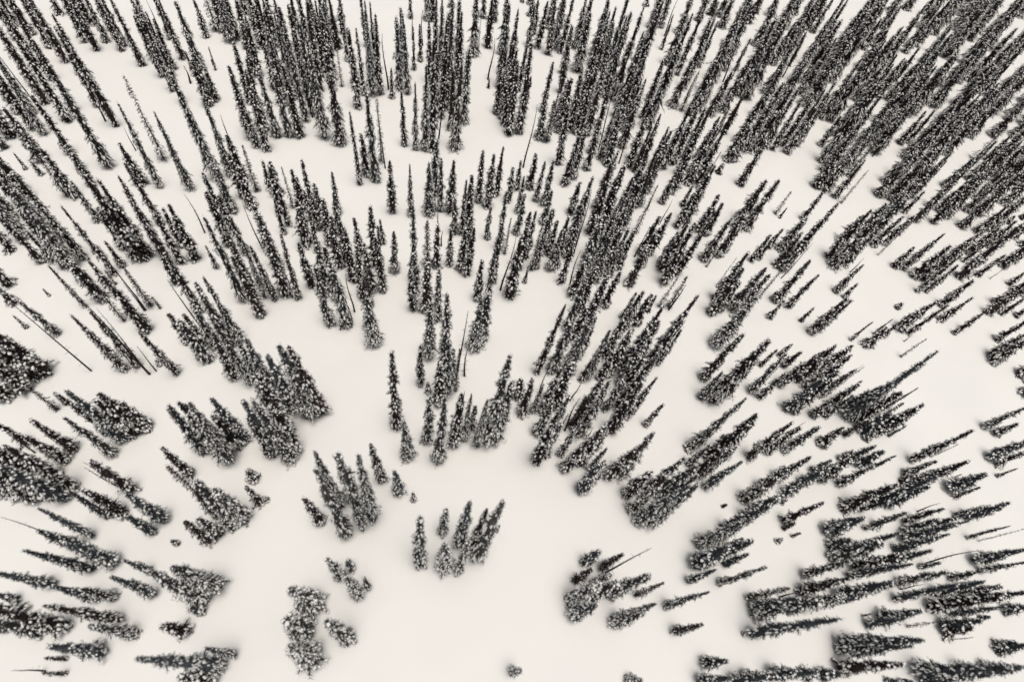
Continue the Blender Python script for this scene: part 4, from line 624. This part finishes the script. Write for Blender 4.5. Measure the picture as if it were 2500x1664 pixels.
(47.0,49.5,14.3,1.13,'g'),(25.0,165.4,13.2,1.29,'f'),(130.6,260.3,12.9,2.05,'f'),(41.5,90.4,11.0,1.51,'p'),(74.5,19.6,2.2,0.59,'g'),(136.3,81.4,2.2,1.00,'f'),
(-2.5,31.9,5.3,0.62,'f'),(47.0,136.8,16.3,1.11,'t'),(88.1,4.4,2.6,0.38,'t'),(145.1,250.7,11.2,2.44,'f'),(174.2,243.2,10.9,2.44,'f'),(222.7,267.5,11.1,2.64,'f'),
(51.6,30.1,11.9,1.31,'g'),(193.1,268.5,9.9,2.24,'f'),(35.1,188.7,13.4,0.64,'f'),(59.2,80.2,6.7,0.82,'f'),(-33.4,113.8,11.1,1.34,'f'),(70.3,-4.3,3.6,1.15,'g'),
(80.2,95.1,5.5,0.53,'t'),(285.4,287.9,8.5,2.91,'f'),(187.5,88.9,6.0,2.04,'f'),(294.9,293.4,7.7,2.65,'f'),(193.9,92.3,4.6,1.57,'f'),(93.9,144.8,12.5,1.39,'f'),
(153.1,111.4,10.9,1.33,'t'),(-54.5,149.3,8.9,0.89,'f'),(103.1,158.7,10.5,1.07,'f'),(13.2,170.8,14.8,1.19,'f'),(74.7,139.9,15.0,1.16,'f'),(-42.9,121.1,9.5,1.30,'f'),
(27.6,126.7,10.8,1.50,'p'),(46.0,135.8,8.4,1.12,'f'),(185.6,255.4,8.5,2.80,'f'),(271.9,284.8,8.7,2.95,'p'),(202.3,109.6,6.3,2.00,'f'),(281.2,293.0,6.7,2.35,'p'),
(133.3,248.0,9.7,2.41,'b'),(14.0,24.8,6.1,0.48,'g'),(98.1,250.3,4.2,1.58,'f'),(128.7,248.4,8.7,2.40,'b'),(253.6,270.3,8.6,2.70,'f'),(37.2,41.8,10.2,1.36,'p'),
(112.2,116.9,4.0,0.56,'f'),(51.9,78.3,11.3,1.13,'f'),(132.6,103.9,9.2,1.27,'t'),(-57.3,64.0,1.9,0.67,'f'),(46.0,116.1,12.3,1.10,'f'),(61.0,95.6,6.5,0.87,'p'),
(-27.1,187.4,13.6,1.01,'f'),(42.6,228.9,8.5,1.92,'f'),(154.0,255.3,8.9,2.20,'f'),(182.9,260.1,8.8,2.26,'f'),(112.2,48.1,13.9,0.58,'g'),(89.7,34.7,7.3,1.14,'g'),
(114.7,20.9,6.0,1.06,'g'),(43.1,237.7,6.6,1.52,'f'),(60.5,3.1,2.3,0.47,'f'),(50.9,96.2,13.4,0.86,'p'),(88.3,129.5,10.5,1.14,'f'),(52.3,76.1,11.4,0.96,'f'),
(161.4,125.2,9.4,1.20,'f'),(-11.5,101.7,9.0,1.15,'p'),(202.0,119.7,3.3,1.03,'f'),(173.5,133.8,13.4,0.83,'f'),(99.4,149.1,7.7,0.81,'p'),(126.1,22.2,6.4,0.81,'p'),
(78.0,60.3,10.9,0.77,'f'),(89.9,131.0,13.7,0.76,'t'),(21.7,175.1,3.4,0.62,'f'),(39.9,238.6,2.7,1.17,'f'),(-120.2,203.7,7.5,1.08,'f'),(-21.5,13.9,6.2,1.21,'p'),
(38.1,66.3,13.3,0.68,'f'),(-71.7,85.3,5.1,0.57,'t'),(10.2,230.3,6.1,1.88,'f'),(176.8,138.1,15.5,0.63,'t'),(63.8,27.2,2.0,0.53,'t'),(-84.5,81.9,2.4,0.40,'f'),
(101.9,54.4,13.2,0.46,'t'),(-57.0,156.4,9.9,0.72,'t'),(125.1,31.2,2.5,0.28,'f'),(-30.6,33.0,2.3,0.53,'g'),(43.7,163.2,11.1,0.80,'p'),(78.9,27.8,2.2,0.55,'g'),
(175.0,262.9,6.7,1.70,'f'),(165.0,227.4,6.5,1.57,'f'),(62.6,19.3,6.5,0.76,'f'),(132.7,70.0,2.1,0.33,'t'),(77.3,145.9,7.9,0.69,'f'),(96.9,84.1,2.9,0.83,'f'),
(216.8,131.0,1.8,0.89,'f')]


def mesh_obj(name, V, Fc, mats, midx=None, smooth=True, parent=None):
    me = bpy.data.meshes.new(name); me.from_pydata(V, [], Fc)
    for m in mats: me.materials.append(m)
    if midx is not None: me.polygons.foreach_set('material_index', midx)
    if smooth: me.polygons.foreach_set('use_smooth', [True]*len(me.polygons))
    me.update()
    o = bpy.data.objects.new(name, me); sc.collection.objects.link(o)
    if parent: o.parent = parent
    return o

def make_ground():
    near = np.arange(-520, 521, 2.0)
    far_ = np.array([600, 750, 1000, 1500, 2500, 3800.])
    ax = np.concatenate([-far_[::-1], near, far_])
    n = len(ax); X, Y = np.meshgrid(ax, ax)
    Z = hill(X, Y)
    # a shallow hollow in the snow round each foot, a small rim beyond it
    allt = [(t[0], t[1], t[3]) for t in FIRS+REST] + [(t[0], t[1], .5) for t in SNAGS]
    for tx, ty, r in allt:
        i0, i1 = np.searchsorted(ax, [ty-6, ty+6]); j0, j1 = np.searchsorted(ax, [tx-6, tx+6])
        if i1 <= i0 or j1 <= j0: continue
        d2 = (X[i0:i1, j0:j1]-tx)**2+(Y[i0:i1, j0:j1]-ty)**2
        Z[i0:i1, j0:j1] -= .35*np.exp(-d2/(2*max(r, 1.1)**2))
    V = np.stack([X, Y, Z], -1).reshape(-1, 3)
    idx = np.arange(n*n).reshape(n, n)
    Fc = np.stack([idx[:-1, :-1], idx[:-1, 1:], idx[1:, 1:], idx[1:, :-1]], -1).reshape(-1, 4)
    o = mesh_obj('snow_ground', V.tolist(), Fc.tolist(), [M_GROUND])
    o['kind'] = 'structure'
    return o
make_ground()

# ---------------------------------------------------------------- tree meshes
class MB:
    def __init__(s): s.V = []; s.F = []
    def tube(s, pts, radii, n=6):
        b = len(s.V)
        for p, r in zip(pts, radii):
            for k in range(n):
                a = 2*math.pi*k/n
                s.V.append((p[0]+r*math.cos(a), p[1]+r*math.sin(a), p[2]))
        for i in range(len(pts)-1):
            for k in range(n):
                s.F.append((b+i*n+k, b+i*n+(k+1) % n, b+(i+1)*n+(k+1) % n, b+(i+1)*n+k))
        s.F.append(tuple(b+(len(pts)-1)*n+k for k in range(n)))
    def rod(s, p, q, r):
        # three-sided twig from p to q
        d = (q-p).normalized(); u = d.orthogonal().normalized(); v = d.cross(u); b = len(s.V)
        for k in range(3):
            a = 2*math.pi*k/3; s.V.append(tuple(p+(u*math.cos(a)+v*math.sin(a))*r))
        s.V.append(tuple(q))
        for k in range(3): s.F.append((b+k, b+(k+1) % 3, b+3))
    def tri(s, a, b_, c):
        b = len(s.V); s.V += [tuple(a), tuple(b_), tuple(c)]; s.F.append((b, b+1, b+2))
    def quad(s, a, b_, c, d):
        b = len(s.V); s.V += [tuple(a), tuple(b_), tuple(c), tuple(d)]; s.F.append((b, b+1, b+2, b+3))
    def pillow(s, c, dr, L, W, T, rng):
        # a rounded lump of snow lying along dr
        sd = dr.cross(Vector((0, 0, 1)))
        sd = sd.normalized() if sd.length > 1e-4 else Vector((1, 0, 0))
        up = sd.cross(dr).normalized()
        if up.z < 0: up = -up
        b = len(s.V)
        for ring, (rr, hh) in enumerate(((.82, -.25), (1.0, .15), (.62, .75))):
            for k in range(6):
                a = math.pi*k/3+ring*.5; j = rng.uniform(.62, 1.3)
                s.V.append(tuple(c+dr*(L*rr*math.cos(a)*j)+sd*(W*rr*math.sin(a)*j)+up*(T*hh)))
        s.V.append(tuple(c+up*T)); s.V.append(tuple(c-up*T*.45))
        for r0 in (0, 1):
            for k in range(6):
                s.F.append((b+r0*6+k, b+r0*6+(k+1) % 6, b+r0*6+6+(k+1) % 6, b+r0*6+6+k))
        for k in range(6):
            s.F.append((b+12+k, b+12+(k+1) % 6, b+18)); s.F.append((b+(k+1) % 6, b+k, b+19))

def fir_meshes(seed, H, R, look):
    """trunk, crown and snow load of one narrow mountain fir of height H and widest radius R"""
    rng = random.Random(seed); crown = MB(); trunk = MB(); snow = MB()
    ph = rng.uniform(0, 6.28); lean = (rng.uniform(-.03, .03)*H, rng.uniform(-.03, .03)*H)
    bulge = rng.uniform(.42, .72) if R/H < .14 else rng.uniform(.55, .85); topn = rng.uniform(.6, 1.0)
    gaps = [(rng.random(), rng.uniform(0, 6.28), rng.uniform(.03, .07)) for _ in range(7)]
    def axis(t):
        q = t*t
        return Vector((lean[0]*q+.05*math.sin(5*t+ph), lean[1]*q+.05*math.cos(4*t+ph), t*H))
    def prof(t):
        r = (1-t)**bulge*1.02
        lowcut = min(1, .5+t*3.6)
        return R*max(.05, r*lowcut)*(1+.13*math.sin(t*H*1.1+ph)+.08*math.sin(t*H*2.7+2*ph))
    tr = .018*H*.5+.05
    trunk.tube([axis(t) for t in (-.02, .2, .45, .7, .9, 1.0)], [tr*(1.15-t) if t < .99 else .015 for t in (0, .2, .45, .7, .9, 1.0)], 7)
    thin = look == 't'
    dens = {'f': 1.0, 'g': 1.0, 'p': 1.0, 't': .42, 'b': .75}[look]
    psnow = {'f': .60, 'g': .60, 'p': .85, 't': .45, 'b': .22}[look]
    ssize = {'f': 1.32, 'g': 1.1, 'p': 1.25, 't': .75, 'b': .8}[look]
    step = .50 if H > 8 else .32
    z = .03*H
    while z < H*.985:
        t = z/H; pr = prof(t)
        nb = max(4, int((4.5+pr*3.6)*dens+rng.random()))
        a0 = rng.uniform(0, 6.28)
        for k in range(nb):
            az = a0+2*math.pi*k/nb+rng.uniform(-.35, .35)
            gap = 1.0
            for gt, ga, gw in gaps:
                if abs(t-gt) < gw and math.cos(az-ga) > .3: gap = .55
            l = pr*rng.uniform(.55, 1.15)*gap
            if rng.random() < .10: l *= rng.uniform(1.15, 1.5)
            tz = t+rng.uniform(-.4, .4)*step/H
            o = axis(max(0, min(1, tz)))
            d = Vector((math.cos(az), math.sin(az), 0)); s_ = Vector((-math.sin(az), math.cos(az), 0))
            up0 = .25 if t > .75 else -.05; dr_ = -.42*(1-t)-.12
            P = lambda u, o=o, d=d, l=l, up0=up0, dr_=dr_: o+d*(l*u)+Vector((0, 0, l*(up0*u+dr_*u*u)))
            # needle sprays: a fan of pointed leaflets on both sides of the branch
            wd = .16+.12*l
            if thin: crown.rod(P(0.05), P(1), .02)
            else:
                a = P(.1); crown.quad(a-s_*.04, P(.55)-s_*wd*.55-Vector((0, 0, .08)), P(1.05), P(.55)+s_*wd*.55-Vector((0, 0, .08)))
            m = 8 if l > 2 else 6 if l > 1.1 else 4 if l > .6 else 3
            for i in range(m):
                u = .22+.72*i/(m-1)+rng.uniform(-.05, .05)
                for sg in (-1, 1):
                    c = P(u); ll = (wd*1.55+.16)*rng.uniform(.65, 1.4)*(1.2-u*.6)
                    e = c+s_*sg*ll*rng.uniform(.7, 1)+d*ll*rng.uniform(.5, 1.0)+Vector((0, 0, rng.uniform(-.6, .02)*ll))
                    crown.tri(c-d*.06-Vector((0, 0, .02)), c+d*.09+Vector((0, 0, rng.uniform(-.1, .03))), e)
            e = P(1)+d*(.1+.4*rng.random())+Vector((0, 0, rng.uniform(-.3, .02))); c = P(.8)
            crown.tri(c-s_*.07, c+s_*.07, e)
            if not thin:
                for q in (.45, .8):
                    c = P(q)+s_*rng.uniform(-.1, .1); crown.tri(c-s_*.12, c+s_*.12, c+Vector((0, 0, -.35-.35*rng.random()))+d*.1)
            for _k in range(1 if l < .5 else 2 if l < 1.1 else 3 if l < 1.9 else 5):
                if rng.random() > psnow*(1.75 if l > pr*.95 else 1.15 if l > pr*.8 else .35): continue
                u = rng.uniform(.55 if l > 1.2 else .72, 1.15); c = P(u)
                L = min(.34, .16*math.exp(rng.gauss(.06, .5))*ssize*min(1.15, .7+l*.3)); W = L*rng.uniform(.42, .85)
                if rng.random() < .6: c = c+s_*rng.uniform(-1, 1)*wd*1.1
                dirn = (P(min(1, u+.1))-P(u-.1)).normalized()
                snow.pillow(c+Vector((0, 0, .24))+d*.05, dirn, L, W, L*rng.uniform(.32, .6), rng)
        z += step*rng.uniform(.85, 1.15)*(.8 if t > .8 else 1)
    if not thin:
        # ragged inner mass of old branches close to the trunk
        n = 9; rows = max(6, int(H/.8)); b = len(crown.V)
        for i in range(rows+1):
            t = .03+i/rows*.93
            for k in range(n):
                a = 2*math.pi*k/n+i*.3; r = prof(t)*.5*rng.uniform(.6, 1.25)
                p = axis(t); crown.V.append((p[0]+r*math.cos(a), p[1]+r*math.sin(a), p[2]-.15+rng.uniform(-.2, .2)))
        for i in range(rows):
            for k in range(n):
                crown.F.append((b+i*n+k, b+i*n+(k+1) % n, b+(i+1)*n+(k+1) % n, b+(i+1)*n+k))
    # spire
    for k in range(5):
        a = rng.uniform(0, 6.28); p = axis(.985)
        crown.tri(p+Vector((.05*math.cos(a), .05*math.sin(a), -.3)), p+Vector((-.05*math.cos(a), -.05*math.sin(a), -.3)), axis(1)+Vector((0, 0, .35)))
    if look in 'fgp' and rng.random() < .2:
        for q in range(3):
            a = rng.uniform(0, 6.28); t = rng.uniform(.3, .9); p = axis(t)+Vector((math.cos(a), math.sin(a), 0))*prof(t)*.7
            snow.pillow(p, Vector((math.cos(a), math.sin(a), -.4)).normalized(), rng.uniform(.25, .42)*ssize, rng.uniform(.2, .34)*ssize, .2*ssize, rng)
    return trunk, crown, snow

def snag_meshes(seed, H):
    rng = random.Random(seed); trunk = MB(); tw = MB(); snow = MB()
    lx, ly = rng.uniform(-.05, .05)*H, rng.uniform(-.05, .05)*H
    wb = rng.uniform(.01, .025)*H; pw = rng.uniform(0, 6)
    ax = lambda t: Vector((lx*t*t+wb*(math.sin(4.2*t+pw)-math.sin(pw)), ly*t*t+wb*(math.cos(3.1*t+pw)-math.cos(pw)), t*H))
    ts = [-.03, .1, .2, .3, .4, .5, .6, .7, .8, .9, 1.0]
    trunk.tube([ax(t) for t in ts], [.18*(1.14-max(0, t)) for t in ts], 7)
    z = .12*H
    while z < H*.97:
        t = z/H
        for _ in range(2):
            a = rng.uniform(0, 6.28); l = rng.uniform(.3, 1.35)*(1.05-t*.7)
            if rng.random() < .45: l *= .35
            o = ax(t); e = o+Vector((math.cos(a)*l, math.sin(a)*l, rng.uniform(-.35, .1)*l))
            tw.rod(o, e, .04)
            if l > .6:
                m = o.lerp(e, .6); a2 = a+rng.choice((-.7, .7)); tw.rod(m, m+Vector((math.cos(a2), math.sin(a2), -.1))*l*.4, .025)
            pass
        z += rng.uniform(.25, .6)
    snow.pillow(ax(1.0), Vector((1, 0, 0)), .10, .09, .08, rng)
    return trunk, tw, snow

def meshes(name, mb, m, snow=None):
    V, F, n0 = list(mb.V), list(mb.F), len(mb.F)
    if snow is not None:
        b = len(V); V += snow.V; F += [tuple(i+b for i in f) for f in snow.F]
    me = bpy.data.meshes.new(name); me.from_pydata(V, [], F); me.materials.append(m)
    if snow is not None:
        me.materials.append(M_SNOW)
        me.polygons.foreach_set('material_index', [0]*n0+[1]*(len(F)-n0))
        me.polygons.foreach_set('use_smooth', [False]*n0+[True]*(len(F)-n0))
    elif name == 'trunk': me.polygons.foreach_set('use_smooth', [True]*len(F))
    me.update(); return me

# (look, height class) -> variants of (H, R, trunk mesh, crown mesh, snow mesh)
CLASSES = {}
spec = {'f': [(4, .9, 3), (8.5, 1.2, 3), (8.5, 1.9, 2), (13, 1.3, 3), (13, 2.0, 4), (14, 2.9, 3), (19, 1.6, 3), (19, 2.5, 4), (21, 3.4, 2)],
        'g': [(4, 1.0, 2), (8.5, 1.4, 2), (9, 2.3, 2), (14, 1.6, 2), (13, 2.6, 3), (19, 2.2, 2), (20, 3.2, 2)],
        'p': [(5, 1.2, 1), (8.5, 1.6, 2), (9, 2.7, 3), (14, 1.8, 3), (15, 3.0, 3), (20, 2.4, 2)],
        't': [(4, .9, 1), (9, 1.3, 2), (15, 1.6, 3)], 'b': [(8, 1.5, 1), (13, 1.9, 2)]}
seed = 100
for look, lst in spec.items():
    for H, R, n in lst:
        for i in range(n):
            seed += 1
            tb, cb, sb = fir_meshes(seed, H, R, look)
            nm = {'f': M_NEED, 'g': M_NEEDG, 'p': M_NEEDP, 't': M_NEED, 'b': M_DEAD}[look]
            CLASSES.setdefault(look, []).append((H, R, meshes('trunk', tb, M_BARK), meshes('crown', cb, nm, sb)))
SNAGV = []
for i in range(6):
    H = (6, 10, 14, 18, 14, 20)[i]
    tb, cb, sb = snag_meshes(500+i, H)
    SNAGV.append((H, meshes('trunk', tb, M_BARK), meshes('bare_branches', cb, M_BARK, sb)))

def pick(look, h, r, rng):
    c = sorted(CLASSES[look], key=lambda v: abs(math.log(v[0]/h))+1.2*abs(math.log(v[1]/r))+rng.uniform(0, .25))
    return c[0]

def place(root, x, y, sx, sz, rng):
    root.location = (x, y, float(hill(x, y))-.15)
    root.rotation_euler = (rng.uniform(-.02, .02), rng.uniform(-.02, .02), rng.uniform(0, 6.283))
    root.scale = (sx, sx, sz)

rng = random.Random(77)
SRC = {}
def thing(name, cat, label, group, parts):
    r = bpy.data.objects.new(name, None); r.empty_display_size = .5; sc.collection.objects.link(r)
    r['label'] = label; r['category'] = cat; r['group'] = group
    for pn, me in parts:
        o = bpy.data.objects.new(pn, me); sc.collection.objects.link(o); o.parent = r
    return r

for x, y, h, r, k, label in FIRS:
    v = pick(k, h, r, rng)
    root = thing('fir_tree' if k != 'b' else 'dead_fir_tree', 'tree', label, 'snowy firs of the mountain stand',
                 (('trunk', v[2]), ('crown', v[3])))
    place(root, x, y, r/v[1], h/v[0], rng)
for x, y, h, r, k, label in SNAGS:
    v = min(SNAGV, key=lambda v: abs(v[0]-h)+rng.uniform(0, 3))
    root = thing('dead_tree', 'dead tree', label, 'bare dead poles standing among the firs',
                 (('trunk', v[1]), ('bare_branches', v[2])))
    place(root, x, y, max(.6, min(1.6, r/.16)), h/v[0], rng)

# ---------------------------------------------------------------- the rest of the stand: one mass, instanced from the same meshes
def make_rest():
    allv = [(look, v) for look, l in CLASSES.items() for v in l]
    ids = {id(v): i for i, (_, v) in enumerate(allv)}
    pts, idx, scl, rot = [], [], [], []
    for x, y, h, r, k in REST:
        v = pick(k, h, r, rng)
        pts.append((x, y, float(hill(x, y))-.15)); idx.append(ids[id(v)])
        scl.append((r/v[1], r/v[1], h/v[0])); rot.append((0, 0, rng.uniform(0, 6.283)))
    # join into one mesh with numpy
    Vs, Ls, Ts, Ms = [], [], [], []; off = 0
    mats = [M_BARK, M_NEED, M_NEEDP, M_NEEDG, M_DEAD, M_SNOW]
    cache = {}
    def arr(me):
        if me.name not in cache:
            co = np.empty(len(me.vertices)*3, 'f'); me.vertices.foreach_get('co', co)
            lv = np.empty(len(me.loops), 'i'); me.loops.foreach_get('vertex_index', lv)
            lt = np.empty(len(me.polygons), 'i'); me.polygons.foreach_get('loop_total', lt)
            mi = np.empty(len(me.polygons), 'i'); me.polygons.foreach_get('material_index', mi)
            cache[me.name] = (co.reshape(-1, 3), lv, lt, np.array([mats.index(m) for m in me.materials], 'i')[mi])
        return cache[me.name]
    for p, i, s, r in zip(pts, idx, scl, rot):
        c, sn = math.cos(r[2]), math.sin(r[2])
        for me in allv[i][1][2:4]:
            co, lv, lt, mi = arr(me)
            q = co*np.array(s, 'f')
            q = np.stack([q[:, 0]*c-q[:, 1]*sn+p[0], q[:, 0]*sn+q[:, 1]*c+p[1], q[:, 2]+p[2]], -1)
            Vs.append(q); Ls.append(lv+off); Ts.append(lt); Ms.append(mi); off += len(co)
    V = np.concatenate(Vs).astype('f'); Lp = np.concatenate(Ls).astype('i'); Tt = np.concatenate(Ts); Mi = np.concatenate(Ms)
    me = bpy.data.meshes.new('fir_forest')
    me.vertices.add(len(V)); me.vertices.foreach_set('co', V.ravel())
    me.loops.add(len(Lp)); me.loops.foreach_set('vertex_index', Lp)
    me.polygons.add(len(Tt)); me.polygons.foreach_set('loop_start', np.concatenate([[0], np.cumsum(Tt)[:-1]]).astype('i'))
    for m in mats: me.materials.append(m)
    me.polygons.foreach_set('material_index', Mi)
    me.update(calc_edges=True)
    o = bpy.data.objects.new('fir_forest', me); sc.collection.objects.link(o)
    o['kind'] = 'stuff'; o['category'] = 'forest'
    o['label'] = 'smaller and half hidden snowy firs that fill the stand between the single trees'
    print('rest verts', len(V))
make_rest()
